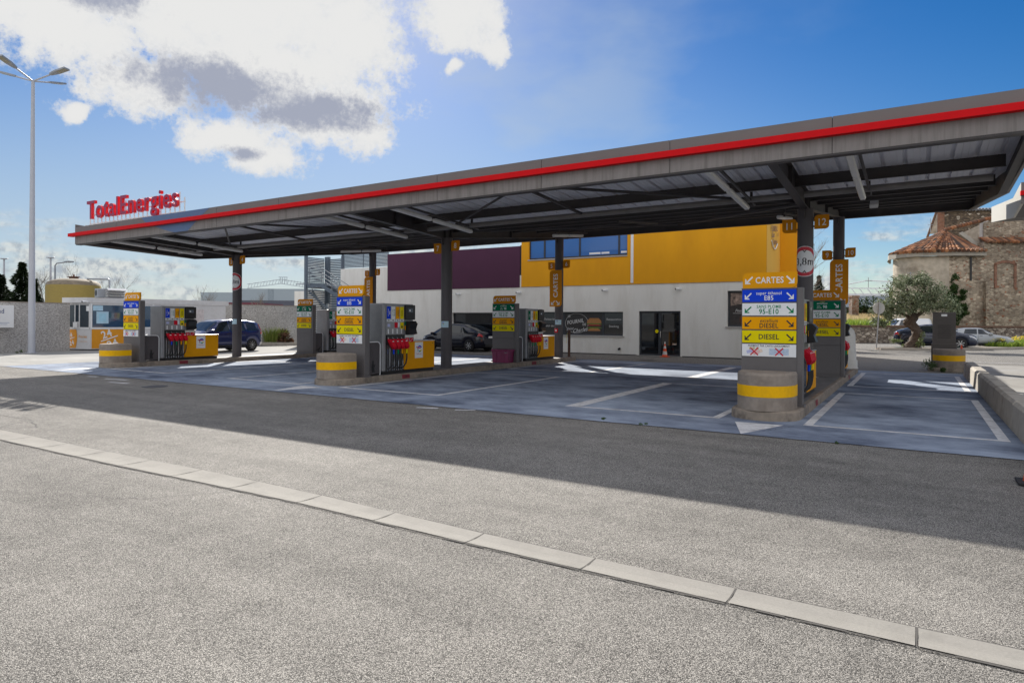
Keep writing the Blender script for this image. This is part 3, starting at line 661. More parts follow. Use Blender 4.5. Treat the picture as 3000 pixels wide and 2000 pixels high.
def cartes_board(x, y, z, lb):
    e = empty('card_payment_board', (x, y, z), label=lb, cat='sign', group='tall orange CARTES boards on the rear columns')
    b = mb(ORGD); b.prism(rrect(.58, 1.58, '0101', .14), 'y', -.015, .015); b.m(WHT)
    b.text('CARTES', .30, (.10, -.0175, .12), ux=(0, 0, 1), uy=(-1, 0, 0), bold=.028, sx=1.05)
    arrow(b, .10, -.62, .2, 1, -.0175); arrow(b, -.12, -.62, .2, -1, -.0175); b.build('board', e)
    b = mb(STEEL); b.box(-.05, .25, .015, .09, -.5, -.44); b.box(-.05, .25, .015, .09, .44, .5); b.build('bracket', e)
cartes_board(XC[0]-.02, 25.42, 3.18, 'tall vertical orange CARTES board below plates 1 and 2')
cartes_board(XC[1]-.02, 25.42, 3.15, 'tall vertical orange CARTES board below plates 5 and 6')
cartes_board(XC[2]+.04, 25.42, 3.13, 'tall vertical orange CARTES board below plates 9 and 10')
def height_sign(xc, yc, z, rot, lb):
    e = empty('height_limit_sign', (xc, yc, z), rz=rot, label=lb, cat='road sign', group='round height limit signs wrapped round the front columns')
    def bend(rad):
        def f(p):
            a = p[0]/.19; rr = rad-p[1]; return Vector((sin(a)*rr, -cos(a)*rr, p[2]))
        return f
    def ring(b, r0, r1, rad, n1=40, m1=10):
        b.t(bend(rad)); 
        for i in range(n1):
            for j in range(m1):
                ra, rb = r0+(r1-r0)*j/m1, r0+(r1-r0)*(j+1)/m1; t0, t1 = 2*pi*i/n1, 2*pi*(i+1)/n1
                b.add([(cos(t0)*ra, 0, sin(t0)*ra), (cos(t0)*rb, 0, sin(t0)*rb), (cos(t1)*rb, 0, sin(t1)*rb), (cos(t1)*ra, 0, sin(t1)*ra)], [(0, 1, 2, 3)])
    b = MB(); b.m(WHT); ring(b, 0, .275, .1915); b.m(XRED); ring(b, .275, .36, .192); b.m(WHT); ring(b, .36, .373, .1925)
    b.m(BLKP).t(bend(.194)); b.text('3,8m', .25, (0, 0, -.085), bold=.02, sx=1.0)
    for s_ in (1, -1):
        for i in range(6):
            z0, z1 = s_*(.285-.012*i), s_*(.285-.012*(i+1)); w0, w1 = .055*(1-i/6), .055*(1-(i+1)/6)
            b.add([(-w0, 0, z0), (w0, 0, z0), (w1, 0, z1), (-w1, 0, z1)], [(0, 1, 2, 3)])
    b.build('sign_face', e)
height_sign(XC[2], YF, 3.22, radians(2), 'round red and white 3,8m height limit sign below plates 11 and 12')
height_sign(XC[0], YF, 3.3, radians(8), 'round red and white 3,8m height limit sign below plates 3 and 4')
def te_logo(b, P, s, word=True):
    """brand roundel: red T bar crossing a blue/green/yellow ring. P(u,v) -> point"""
    def seg(a0, a1, r0, r1, mt, n=8):
        b.m(mt)
        for i in range(n):
            t0 = a0+(a1-a0)*i/n; t1 = a0+(a1-a0)*(i+1)/n
            b.add([P(.12*s+cos(t)*r*s, .0+sin(t)*r*s) for t, r in ((t0, r0), (t0, r1), (t1, r1), (t1, r0))], [(0, 1, 2, 3)])
    seg(radians(20), radians(175), .20, .34, BLUE); seg(radians(185), radians(255), .20, .34, LBLU); seg(radians(255), radians(300), .20, .34, GRN); seg(radians(300), radians(340), .20, .34, YELP)
    b.m(XRED)
    b.add([P(-.46*s, .13*s, ), P(-.40*s, .22*s), P(.30*s, .13*s), P(.24*s, -.0*s)], [(0, 1, 2, 3)]); b.add([P(-.24*s, .16*s), P(-.12*s, .13*s), P(-.10*s, -.26*s), P(-.20*s, -.26*s)], [(0, 1, 2, 3)])
def sticker(xc, yc, z, rot, lb):
    e = empty('column_sticker', (xc, yc, z), rz=rot, label=lb, cat='sticker', group='pale blue safety stickers on the columns')
    def bd(p): a = p[0]/.188; return Vector((sin(a)*(.1885-p[1]), -cos(a)*(.1885-p[1]), p[2]))
    b = mb(mat('sticker_pale', (.50, .70, .80), .4, var=.05)).t(bd)
    for i in range(6): x0 = -.15+.05*i; b.add([(x0, 0, -.105), (x0+.05, 0, -.105), (x0+.05, 0, .105), (x0, 0, .105)], [(0, 1, 2, 3)])
    te_logo(b, lambda u, v: (u-.05, -.0015, v+.04), .12)
    b.m(mat('pale_print', (.2, .35, .55), .5, var=.05))
    for k_ in range(3): b.add([(-.11, -.0015, -.04-.02*k_), (.07, -.0015, -.04-.02*k_), (.07, -.0015, -.047-.02*k_), (-.11, -.0015, -.047-.02*k_)], [(0, 1, 2, 3)])
    b.build('sticker_sheet', e)
sticker(XC[1], YF, 1.6, radians(12), 'pale blue sticker on the front column numbered 7 and 8')
sticker(XC[0], YF, 1.63, radians(5), 'pale blue sticker on the front column numbered 3 and 4')
sticker(XC[1], YR, 1.68, radians(15), 'pale blue sticker on the rear column numbered 5 and 6')
b = mb(REDP); b.box(-.075, .075, -.06, 0, -.09, .09, .012); b.m(WHT); b.box(-.04, .04, -.065, -.06, -.03, .04)
tag(b.build('alarm_call_point', None, (XC[1]-.02, YR-.18, 1.32)), 'small red alarm box below the sticker on the rear column 5 and 6', 'alarm box')

# ------------------------------------------------------------------ pump islands
def island(xc, lb, txt):
    e = empty('pump_island', (xc, 12.1, 0), label=lb, cat='pump island', group='raised concrete pump islands')
    out = []
    hw = .6
    for i in range(17): t = pi+pi*i/16; out.append((cos(t)*hw, .62+sin(t)*.52 if abs(cos(t)) < .999 else .62))
    out = [(cos(pi+pi*i/16)*hw*1.0, .62+sin(pi+pi*i/16)*.55) for i in range(17)]
    out += [(hw, 14.0), (hw-.12, 14.35), (-hw+.12, 14.35), (-hw, 14.0)]
    b = mb(CONC); n = len(out); H = .17
    ins = [(x*.93, y+(.03 if y < .7 else (-.03 if y > 13 else 0))) for x, y in out]; kin = [(x*.80, y+(.1 if y < .7 else (-.1 if y > 13 else 0))) for x, y in out]
    vs = [(x, y, 0) for x, y in out]+[(x*.985, y, H-.025) for x, y in out]+[(x, y, H) for x, y in ins]+[(x, y, H) for x, y in kin]
    b.add(vs, [(j*n+i, j*n+(i+1) % n, (j+1)*n+(i+1) % n, (j+1)*n+i) for j in range(3) for i in range(n)])
    b.build('kerb', e)
    b = mb(ISLT); b.add([(x, y, H-.002) for x, y in kin], [tuple(range(n))]); b.build('top_paving', e)
    for y in (2.6, 10.2):
        for s_ in (1, -1):
            b = mb(mat('faded_red_mark', (.22, .02, .035), .7, var=.2, scale=12, dirt=(.12, .05, .05), dscale=8)); x = s_*(hw+.004)
            b.add([(x, y, .03), (x, y+.34, .03), (x-s_*.008, y+.34, .145), (x-s_*.008, y, .145)], [(0, 1, 2, 3)])
            if s_ > 0 and txt: b.m(BLKP).text(txt, .1, (x+.004, y+.17, .055), ux=(0, 1, 0), bold=.02)
            b.build('red_mark', e)
    return e
island(XC[0], 'concrete pump island under plates 3 and 4, furthest left', '')
island(XC[1], 'concrete pump island under plates 7 and 8, in the middle', '10')
island(XC[2], 'concrete pump island under plates 11 and 12, on the right', '')
# half round concrete bollards
def bollard():
    e = empty('concrete_bollard')
    b = mb(CONCB); n = 28
    pr = [(.5*cos(pi+pi*i/n), .62*sin(pi+pi*i/n)) for i in range(n+1)]+[(.5, .18), (-.5, .18)]
    N_ = len(pr); zs = [(0, 1), (.62, 1), (.655, .975), (.665, .94)]
    vs = [(x*k_, y*k_, z) for z, k_ in zs for x, y in pr]
    b.add(vs, [(j*N_+i, j*N_+(i+1) % N_, (j+1)*N_+(i+1) % N_, (j+1)*N_+i) for j in range(3) for i in range(N_)]); b.add(vs[-N_:], [tuple(range(N_))]); b.build('body', e)
    b = mb(YEL); q = [(x*1.006, y*1.006) for x, y in pr]
    vs = [(x, y, z) for z in (.24, .44) for x, y in q]; b.add(vs, [(i, (i+1), N_+(i+1), N_+i) for i in range(N_-1)]); b.build('yellow_band', e)
    return e
bo = bollard(); G = 'half round concrete bollards with yellow bands'
for i, (x, y, z, lb) in enumerate(((XC[0], 12.78, .17, 'concrete bollard with yellow band in front of pumps 3 and 4, furthest left'),
                       (XC[1], 12.78, .17, 'concrete bollard with yellow band in front of pumps 7 and 8, in the middle'),
                       (XC[2], 12.78, .17, 'largest looking concrete bollard with yellow band at the right island'),
                       (1.0, 28.85, .14, 'concrete bollard with yellow band below the plain dark cabinet at right'))):
    o = bo if i == 0 else copy_tree(bo); o.location = (x, y, z); tag(o, lb, 'bollard', G)
b = mb(CONC); b.rev([(.66, 0), (.65, .12), (.62, .14), (0, .14)], n=32); tag(b.build('bollard_plinth', None, (1.0, 28.8, 0)), 'low round concrete plinth under the far right bollard', 'plinth')

# ------------------------------------------------------------------ totems
FR = [(BLUE, WHT, 'super éthanol', 'E85'), (WHT, GRN, 'SANS PLOMB', '95-E10'), (ORP, BLKP, 'excellium', 'DIESEL'), (YELP, BLKP, '', 'DIESEL')]
RE = [(DGRN, WHT, 'excellium', 'sans plomb 98'), (WHT, GRN, 'SANS PLOMB', '95-E10'), (ORP, BLKP, 'excellium', 'DIESEL'), (YELP, BLKP, '', 'DIESEL')]
def totem(rows, front):
    e = empty('fuel_totem'); W2 = .5
    b = mb(CAB); b.box(-W2, W2-.0, -.06, .10, .02, 2.2); b.box(W2, W2+.10, -.075, .11, .02, 2.22, .008); b.box(-W2, W2, -.075, .11, 2.2, 2.22)
    b.box(-W2-.03, W2+.13, -.10, .14, 0, .05); b.build('cabinet', e)
    b = mb(ORGD if not front else ORG); b.prism(rrect(.98, .30, '0101', .10, cx=.0, cz=2.37), 'y', -.03, .03); b.m(WHT)
    b.text('CARTES', .165, (0, -.0325, 2.315), bold=.03, sx=.95); arrow(b, .37, 2.375, .15, 1, -.0325); arrow(b, -.37, 2.375, .15, -1, -.0325)
    b.m(CAB).box(-.2, .2, -.02, .02, 2.2, 2.24); b.build('card_header_board', e)
    z = 2.19; hh = .235; gap = .025
    for bgm, fg, t1, t2 in rows:
        zc = z-hh/2
        b = mb(bgm); b.box(-.487, .487, -.078, -.062, zc-hh/2, zc+hh/2, .004); b.m(fg); yy = -.0795
        if t1 == '': b.text(t2, .135, (0, yy, zc-.045), bold=.028)
        elif t2.startswith('sans'):
            b.text(t1, .082, (0, yy, zc+.03), bold=.008, shear=.25, sx=.95); b.text('98', .12, (.08, yy, zc-.085), bold=.025)
            b.text('sans', .052, (-.09, yy, zc-.035), bold=.008); b.text('plomb', .052, (-.075, yy, zc-.085), bold=.008)
            b.m(YELP); b.tube([(-.06, yy, zc+.075), (0, yy, zc+.103), (.08, yy, zc+.108)], .004, 5)
        elif t1 == 'excellium':
            b.text(t1, .095, (0, yy, zc+.015), bold=.008, shear=.25, sx=.95); b.text(t2, .125, (0, yy, zc-.09), bold=.028)
            b.m(YELP); b.tube([(-.06, yy, zc+.08), (0, yy, zc+.103), (.08, yy, zc+.108)], .004, 5)
        elif t1.startswith('super'): b.text(t1, .088, (0, yy, zc+.02), bold=.012, sx=1.0); b.text(t2, .125, (0, yy, zc-.085), bold=.025)
        else: b.text(t1, .082, (0, yy, zc+.025), bold=.014, sx=1.0); b.text(t2, .135, (0, yy, zc-.085), bold=.028)
        b.m(fg); arrow(b, .375, zc-.005, .13, 1, yy); arrow(b, -.375, zc-.005, .13, -1, yy)
        b.build('fuel_panel', e); z -= hh+gap
    zc = z-hh/2
    if front:
        b = mb(WHT); b.box(-.487, .487, -.078, -.062, zc-hh/2, zc+hh/2, .004); yy = -.0795
        b.m(BLKP).text('PAIEMENT PAR CARTE UNIQUEMENT', .056, (0, yy, zc+.068), bold=.01, sx=.86)
        b.m(PALEB).add([(.01, yy, zc-.085), (.36, yy, zc-.085), (.36, yy, zc+.04), (.01, yy, zc+.04)], [(0, 1, 2, 3)])
        b.m(mat('print_line', (.25, .35, .5), .5, var=.05))
        for q in range(4): b.add([(.03, yy-.001, zc-.07+.025*q), (.34, yy-.001, zc-.07+.025*q), (.34, yy-.001, zc-.066+.025*q), (.03, yy-.001, zc-.066+.025*q)], [(0, 1, 2, 3)])
        for (u, v, mt) in ((-.34, -.02, BLUE), (-.22, -.045, REDP), (-.17, -.02, ORP)):
            b.m(mat('note_'+mt.name, tuple(min(1, c*.35+.42) for c in {'blue_panel': (.1, .15, .9), 'nozzle_red': (.9, .2, .2), 'amber_panel': (.9, .5, .2)}[mt.name]), .5, var=.25, scale=60))
            a_ = .35; b.add([(u+x_*cos(a_)-z_*sin(a_), yy-.0005*(1+abs(u)), zc+v+x_*sin(a_)+z_*cos(a_)) for x_, z_ in ((-.06, -.03), (.06, -.03), (.06, .03), (-.06, .03))], [(0, 1, 2, 3)])
        for (u, v) in ((-.33, .035), (-.27, .04), (-.2, .035)): b.m(mat('coin_print', (.55, .48, .3), .5, var=.2)).disc((u, yy-.0012, zc+v), .026, 14)
        b.m(XRED)
        for cx in (-.26, .19):
            for s_ in (1, -1):
                u = Vector((.07, 0, .07*s_)); v = Vector((-.009*s_, 0, .009)); c_ = Vector((cx, yy-.002, zc-.022)); b.add([c_-u-v, c_+u-v, c_+u+v, c_-u+v], [(0, 1, 2, 3)])
        b.build('payment_notice', e)
    else:
        b = mb(CAB); b.box(-.487, .487, -.078, -.062, zc-hh/2, zc+hh/2, .004); b.build('blank_panel', e)
        b = mb(CAB); b.box(-.487, .487, -.074, -.062, .08, zc-hh/2-.02, .004); b.build('lower_panel', e)
    return e
tf = totem(FR, True); tr_ = totem(RE, False)
GT = 'fuel grade totems on the pump islands'
for i, (xc, w_) in enumerate(((XC[2], 'large fuel totem with blue E85 panel at the right island'), (XC[1], 'fuel totem with blue E85 panel on the middle island'), (XC[0], 'fuel totem with blue E85 panel on the far left island'))):
    o = tf if i == 0 else copy_tree(tf); o.location = (xc-.05, 13.3, .165); tag(o, w_, 'fuel sign', GT)
for i, (xc, w_) in enumerate(((XC[2], 'green 98 fuel totem behind the 3,8m column on the right island'), (XC[1], 'green 98 fuel totem with the purple box at its foot'), (XC[0], 'green 98 fuel totem at the rear of the far left island'))):
    o = tr_ if i == 0 else copy_tree(tr_); o.location = (xc-.02, 21.25, .165); tag(o, w_, 'fuel sign', GT)

# ------------------------------------------------------------------ guards between totem and pump
def cat_sil(b, x, o, s):
    pts = [(-.30, 0), (-.10, .03), (-.16, .14), (-.17, .34), (-.12, .52), (-.10, .60), (-.11, .78), (-.07, .72), (-.01, .72), (.03, .78), (.03, .62), (.02, .54), (.08, .44), (.15, .52), (.18, .50), (.12, .36), (.08, .28), (.09, .12), (.12, .03), (.16, 0), (.05, .0), (.02, .06), (-.02, 0)]
    b.add([(x, o[0]+u*s, o[1]+v*s) for u, v in pts], [tuple(range(len(pts)))])
def tail_cat(b, x, o, s):
    pts = [(-.25, .0), (-.2, .2), (-.25, .35), (-.12, .42), (.05, .45), (.08, .7), (.02, .95), (.07, .97), (.15, .7), (.16, .4), (.12, .2), (.14, 0), (.08, 0), (.04, .2), (-.1, .22), (-.14, .0)]
    b.add([(x, o[0]+u*s, o[1]+v*s) for u, v in pts], [tuple(range(len(pts)))])
def bird(b, x, o, s):
    pts = [(-.35, .05), (-.1, .1), (.0, .02), (.02, -.12), (.05, -.12), (.06, .04), (.2, .18), (.26, .34), (.36, .36), (.26, .44), (.16, .40), (.08, .28), (-.15, .2)]
    b.add([(x, o[0]+u*s, o[1]+v*s) for u, v in pts], [tuple(range(len(pts)))])
GG = 'dark guard panels with white tube arches'
def guard(xc, y, fig, lb):
    e = empty('island_guard', (xc, y, .165), label=lb, cat='guard panel', group=GG)
    for s_ in (1, -1):
        b = mb(CABD); x = s_*.33; ln = .62
        pts = [(0, .04), (ln, .04), (ln, .83)]+[(ln-.1+.1*cos(t), .83+.1*sin(t)) for t in [pi/2*i/6 for i in range(7)]]+[(0, .93)]
        b.prism(pts, 'x', x-.008, x+.008); b.build('side_panel', e)
        b = mb(WHT); pt = [(x, 0, .945), (x, ln-.1, .945)]+[(x, ln-.1+.115*sin(t), .83+.115*cos(t)) for t in [pi/2*i/6 for i in range(7)]]+[(x, ln+.015, 0)]
        b.tube(pt, .018, 8); b.build('tube_arch', e)
    b = mb(BLKP); {'cat': cat_sil, 'tail': tail_cat, 'bird': bird}[fig](b, .33+.0095, (.36, .09), .45)
    b.build('stencil_figure', e)
    return e
guard(XC[2], 13.42, 'cat', 'dark guard panel hidden beside the right totem and pump 11')
guard(XC[1], 13.42, 'cat', 'dark guard with reaching cat stencil behind the middle E85 totem')
guard(XC[0], 13.42, 'cat', 'dark guard with reaching cat stencil behind the far left E85 totem')
guard(XC[2], 21.37, 'bird', 'dark guard behind the green 98 totem of the right island')
guard(XC[1], 21.37, 'tail', 'dark guard with long tailed cat stencil behind the purple box')
guard(XC[0], 21.37, 'bird', 'dark guard with pigeon stencil on the far left island')

# ------------------------------------------------------------------ fuel pumps
def pump(colors, texts):
    e = empty('fuel_pump'); W = .36
    b = mb(PUMPG); b.box(-W, W, 0, .15, .09, 2.05, .03); b.box(-W+.02, W-.02, .15, 1.35, .9, 2.02); b.box(-W+.1, W-.1, .15, .9, .09, .9); b.box(-W, W, .12, 1.32, 2.005, 2.045); b.build('cabinet', e)
    b = mb(BLK); b.box(-W+.02, W-.02, .02, 2.34, 0, .085); b.build('plinth', e)
    for s_ in (1, -1):
        X_ = s_*W
        def q(y0, y1, z0, z1, d=.0): return [(X_+s_*d, y0, z0), (X_+s_*d, y1, z0), (X_+s_*d, y1, z1), (X_+s_*d, y0, z1)]
        b = mb(PUMPG); b.box(min(X_, X_-s_*.02), max(X_, X_-s_*.02), .15, .93, 1.15, 2.0); b.build('face_plate', e)
        for i, (cm, tm, tx) in enumerate(zip(colors[0], colors[1], texts)):
            y0 = .17+i*.19
            b = mb(cm); b.add(q(y0, y0+.165, 1.60, 1.96, .004), [(0, 1, 2, 3)])
            b.m(tm); uy = (0, -s_, 0)
            if len(tx) > 1: b.text(tx[0], .045, (X_+s_*.0055, y0+(.07 if s_ > 0 else .095), 1.78), ux=(0, 0, 1), uy=uy, bold=.01, sx=.95); b.text(tx[1], .075, (X_+s_*.0055, y0+(.15 if s_ > 0 else .015), 1.78), ux=(0, 0, 1), uy=uy, bold=.02, sx=.95)
            else: b.text(tx[0], .075, (X_+s_*.0055, y0+(.11 if s_ > 0 else .055), 1.78), ux=(0, 0, 1), uy=uy, bold=.02, sx=.95)
            b.m(WHT).add(q(y0, y0+.165, 1.52, 1.595, .004), [(0, 1, 2, 3)]); b.m(BLKP).add(q(y0+.04, y0+.125, 1.545, 1.572, .0055), [(0, 1, 2, 3)])
            b.m(WHT).add(q(y0+.04, y0+.09, 1.17, 1.31, .006), [(0, 1, 2, 3)])
            b.build('fuel_label', e)
        b = mb(YELP); b.add(q(.75, .90, 1.31, 1.5, .005), [(0, 1, 2, 3)]); b.m(BLKP); b.add([(X_+s_*.0065, .775, 1.34), (X_+s_*.0065, .875, 1.34), (X_+s_*.0065, .825, 1.44)], [(0, 1, 2)])
        b.m(REDP).add(q(.50, .64, 1.34, 1.5, .005), [(0, 1, 2, 3)]); b.m(WHT).add(q(.645, .72, 1.36, 1.5, .005), [(0, 1, 2, 3)]); b.m(mat('lilac_note', (.45, .48, .72), .5)).add(q(.2, .32, 1.37, 1.46, .005), [(0, 1, 2, 3)])
        b.m(DGRN).add(q(.915, .965, 1.42, 1.53, .03), [(0, 1, 2, 3)]); b.m(ORP).add(q(.915, .965, 1.28, 1.40, .03), [(0, 1, 2, 3)])
        b.build('notice_stickers', e)
        b = mb(BLK); xa, xb = sorted((X_-s_*.05, X_+s_*.03)); b.box(xa, xb, .15, .93, .86, 1.14); b.build('nozzle_dock', e)
        # column of chromed hose guides
        b = mb(CAB); b.box(*sorted((X_-s_*.16, X_-s_*.10)), .15, .95, .09, .9); b.m(CHR)
        for i in range(4):
            for dy in (0, .085): b.box(*sorted((X_-s_*.03, X_+s_*.005)), .21+i*.19+dy, .235+i*.19+dy, .1, .86)
        b.m(BLKR)
        for i in range(4): b.box(*sorted((X_-s_*.06, X_-s_*.035)), .235+i*.19, .29+i*.19, .1, .86)
        b.build('hose_guides', e)
        sl = {0: BLUE, 1: GRN, 2: ORG, 3: YELP}
        for i in range(4):
            y0 = .26+i*.19
            n_ = mb(REDP); x = X_+s_*.03; 
            pts = [(x-s_*.0, y0-.03, 1.02), (x+s_*.07, y0+.02, .93), (x+s_*.10, y0+.07, .80), (x+s_*.09, y0+.085, .72)]
            secs = [(.035, .05), (.06, .085), (.055, .075), (.028, .03)]
            vs = []
            for p, (hx, hy) in zip(pts, secs): vs += [(p[0]-hx, p[1]-hy, p[2]), (p[0]+hx, p[1]-hy, p[2]), (p[0]+hx, p[1]+hy, p[2]), (p[0]-hx, p[1]+hy, p[2])]
            n_.add(vs, [(j*4+k_, j*4+(k_+1) % 4, (j+1)*4+(k_+1) % 4, (j+1)*4+k_) for j in range(3) for k_ in range(4)]+[(0, 1, 2, 3), (12, 13, 14, 15)])
            n_.m(WHT).add([(x+s_*.128, y0-.02, .965), (x+s_*.128, y0+.05, .965), (x+s_*.14, y0+.05, .945), (x+s_*.14, y0-.02, .945)], [(0, 1, 2, 3)])
            nz_ = n_.build('nozzle', e)
            c = mb(CHR); c.tube([(x, y0-.02, 1.0), (x-s_*.01, y0-.06, 1.07), (x-s_*.02, y0-.09, 1.1)], .012, 6); c.build('spout', nz_)
            c = mb(sl[i] if colors[2] is None else colors[2][i]); c.cyl((x+s_*.09, y0+.085, .73), (x+s_*.085, y0+.09, .59), .026, n=10); c.build('coloured_sleeve', nz_)
            c = mb(BLKR); c.tube([(x+s_*.085, y0+.09, .60), (x+s_*.09, y0+.09, .45), (x+s_*.075, y0+.065, .3), (x+s_*.04, y0+.0, .2), (x-s_*.02, y0-.04, .16)], .020, 8); c.build('hose', nz_)
        # payment column
        b = mb(BLK); xa, xb = sorted((X_-s_*.02, X_+s_*.05)); b.box(xa, xb, .95, 1.38, 1.58, 2.02, .01)
        b.m(mat('lcd_screen', (.10, .12, .16), .2, var=.05)).add(q(1.06, 1.27, 1.8, 1.92, .0525), [(0, 1, 2, 3)]); b.m(WHT)
        b.add(q(1.10, 1.16, 1.83, 1.88, .054), [(0, 1, 2, 3)]); b.build('display', e)
        b = mb(BLK); xa, xb = sorted((X_, X_+s_*.16)); b.prism([(x_, z_) for x_, z_ in ((X_, 1.12), (X_+s_*.17, 1.16), (X_+s_*.12, 1.3), (X_+s_*.18, 1.46), (X_+s_*.1, 1.54), (X_, 1.54))], 'y', 1.0, 1.34); b.build('card_reader', e)
        b = mb(STLT); b.add(q(.93, 1.36, 1.05, 1.125, .012), [(0, 1, 2, 3)]); b.m(PUMPG).box(*sorted((X_-s_*.3, X_+s_*.01)), .93, 1.36, .93, 1.13); b.build('reader_shelf', e)
        b = mb(REDP); b.add(q(.97, 1.13, .91, 1.04, .014), [(0, 1, 2, 3)]); b.add(q(1.17, 1.33, .91, 1.04, .014), [(0, 1, 2, 3)]); b.m(WHT)
        b.tube([(X_+s_*.016, 1.20, .93), (X_+s_*.016, 1.30, 1.02)], .006, 4); b.disc((X_+s_*.016, 1.05, .975), .032, 10, 'x', .02); b.build('warning_pictogram', e)
        b = mb(ORG); b.box(*sorted((X_-s_*.03, X_+s_*.012)), .93, 2.36, .1, .93, .004); b.m(BLK)
        for yy in (1.0, 2.28): b.disc((X_+s_*.0135, yy, .86), .018, 10, 'x')
        oc = b.build('yellow_cover', e)
        b = mb(WHT); ym = 1.60; b.add(q(ym-.19, ym+.19, .42, .9, .0145), [(0, 1, 2, 3)])
        def P(u, v): return (X_+s_*.016, ym+s_*u, .70+v)
        te_logo(b, P, .30); b.m(XRED).text('TotalEnergies', .052, (X_+s_*.016, ym, .53), ux=(0, s_, 0), bold=.012, sx=.9)
        b.build('logo_plate', oc)
    b = mb(STLT); b.box(-W-.015, W+.015, 1.36, 2.38, .93, .955, .006); b.box(-W+.03, W-.03, .93, 2.34, .1, .93); b.build('steel_top', e)
    return e
pf = pump(([BLUE, WHT, ORP, YELP], [WHT, GRN, BLKP, BLKP], None), [('super éthanol', 'E85'), ('sans plomb', '95-E10'), ('excellium', 'DIESEL'), ('DIESEL',)])
pr_ = pump(([DGRN, WHT, ORP, YELP], [WHT, GRN, BLKP, BLKP], [GRN, GRN, ORG, YELP]), [('excellium', '98'), ('sans plomb', '95-E10'), ('excellium', 'DIESEL'), ('DIESEL',)])
GP = 'fuel pumps with red nozzles and yellow covers'
for i, (xc, lb) in enumerate(((XC[1], 'fuel pump with red nozzles below plates 7 and 8'), (XC[0], 'fuel pump with red nozzles below plates 3 and 4, furthest left'), (XC[2], 'narrow looking fuel pump beside the big right totem and 3,8m column'))):
    o = pf if i == 0 else copy_tree(pf); o.location = (xc+.02, 14.1, .165); tag(o, lb, 'fuel pump', GP)
for i, (xc, lb) in enumerate(((XC[1], 'rear fuel pump right of the purple box below plates 5 and 6'), (XC[0], 'rear fuel pump on the far left island below plates 1 and 2'), (XC[2], 'rear fuel pump behind the green 98 totem below plates 9 and 10'))):
    o = pr_ if i == 0 else copy_tree(pr_); o.location = (xc+.02, 22.2, .165); tag(o, lb, 'fuel pump', GP)
# purple storage box
e = empty('storage_box', (XC[1]+.11, 20.95, .168), label='magenta plastic storage box with lid at the foot of a totem', cat='storage box')
BX = mat('magenta_plastic', (.19, .012, .075), .4, var=.12, scale=5); b = mb(BX)
b.prism([(-.33, 0), (.33, 0), (.36, .44), (-.36, .44)], 'y', -.2, .2)
for x in (-.18, .02, .16): b.prism([(x, .02), (x+.03, .02), (x+.03, .42), (x, .42)], 'y', -.212, -.2)
b.build('bin_body', e); b = mb(BX); b.box(-.39, .39, -.235, .23, .42, .50, .02); b.build('lid', e)
b = mb(CHR); b.tube([(.2, -.225, .39), (.24, -.24, .37), (.3, -.24, .37), (.33, -.225, .39)], .007, 6); b.build('handle', e)
# iron post with yellow cord at the end of the middle island
e = empty('steel_post', (XC[1]+.33, 26.05, .165), label='rusty square steel post with yellow cord at the island end', cat='post')
b = mb(mat('rusty_steel', (.10, .05, .035), .8, var=.3, scale=12)); b.box(-.045, .045, -.045, .045, 0, 1.2, .006); b.box(-.09, .09, -.09, .09, 0, .012); b.build('shaft', e)
b = mb(CHR); b.tube([(-.05, -.05, 1.05), (-.09, -.08, 1.2), (-.02, -.08, 1.28), (.03, -.05, 1.18)], .008, 6); b.build('hook', e)
b = mb(YELP); b.tube([(-.06, -.06, 1.05), (-.085, -.07, .85), (-.10, -.06, .6)], .006, 5); b.build('cord', e)
# white stepped pillar at the end of the right island
b = mb(mat('white_concrete_pillar', (.66, .65, .62), .7, var=.06, scale=5, dirt=(.45, .43, .4), dscale=2, damt=.4))
b.rev([(.42, 0), (.42, .03), (.40, .05), (.40, .28), (.36, .30), (.36, .60), (.34, .62), (.33, 1.16), (.29, 1.3), (.2, 1.4), (.08, 1.44), (0, 1.44)], n=28)
tag(b.build('white_pillar', None, (-2.13, 25.5, .165)), 'white round stepped concrete pillar behind the right island pumps', 'pillar')
# second unseen-side low barrier wall on the right
def barrier(x, y0, y1, lb):
    b = mb(LOWW); w_ = .15; H = .46; n = 24
    sec = [(-w_-.03, 0), (-w_, H-.05), (-w_+.05, H), (w_-.05, H), (w_, H-.05), (w_+.03, 0)]
    ys = [y0, y0+.05]+[y0+.05+(y1-y0-.1)*i/n for i in range(1, n)]+[y1-.05, y1]
    vs = []
    for i, y in enumerate(ys):
        k_ = .9 if i in (0, len(ys)-1) else 1; vs += [(x+u*k_+random.uniform(-.004, .004), y, v*(k_ if v > 0 else 1)+(random.uniform(-.006, .006) if v else 0)) for u, v in sec]
    b.add(vs, [(i*6+j, i*6+j+1, (i+1)*6+j+1, (i+1)*6+j) for i in range(len(ys)-1) for j in range(5)]+[(0, 1, 2, 3, 4, 5), tuple(len(vs)-6+i for i in range(6))])
    tag(b.build('barrier_wall'), lb, 'low wall', 'low concrete barrier blocks right of the forecourt')
barrier(1.5, 20.95, 26.6, 'sunlit far concrete barrier block near the dark cabinet')
barrier(1.5, 13.6, 20.9, 'shaded long concrete barrier block right of the forecourt')
barrier(1.5, 6.5, 13.55, 'nearest concrete barrier block cut by the right picture edge')
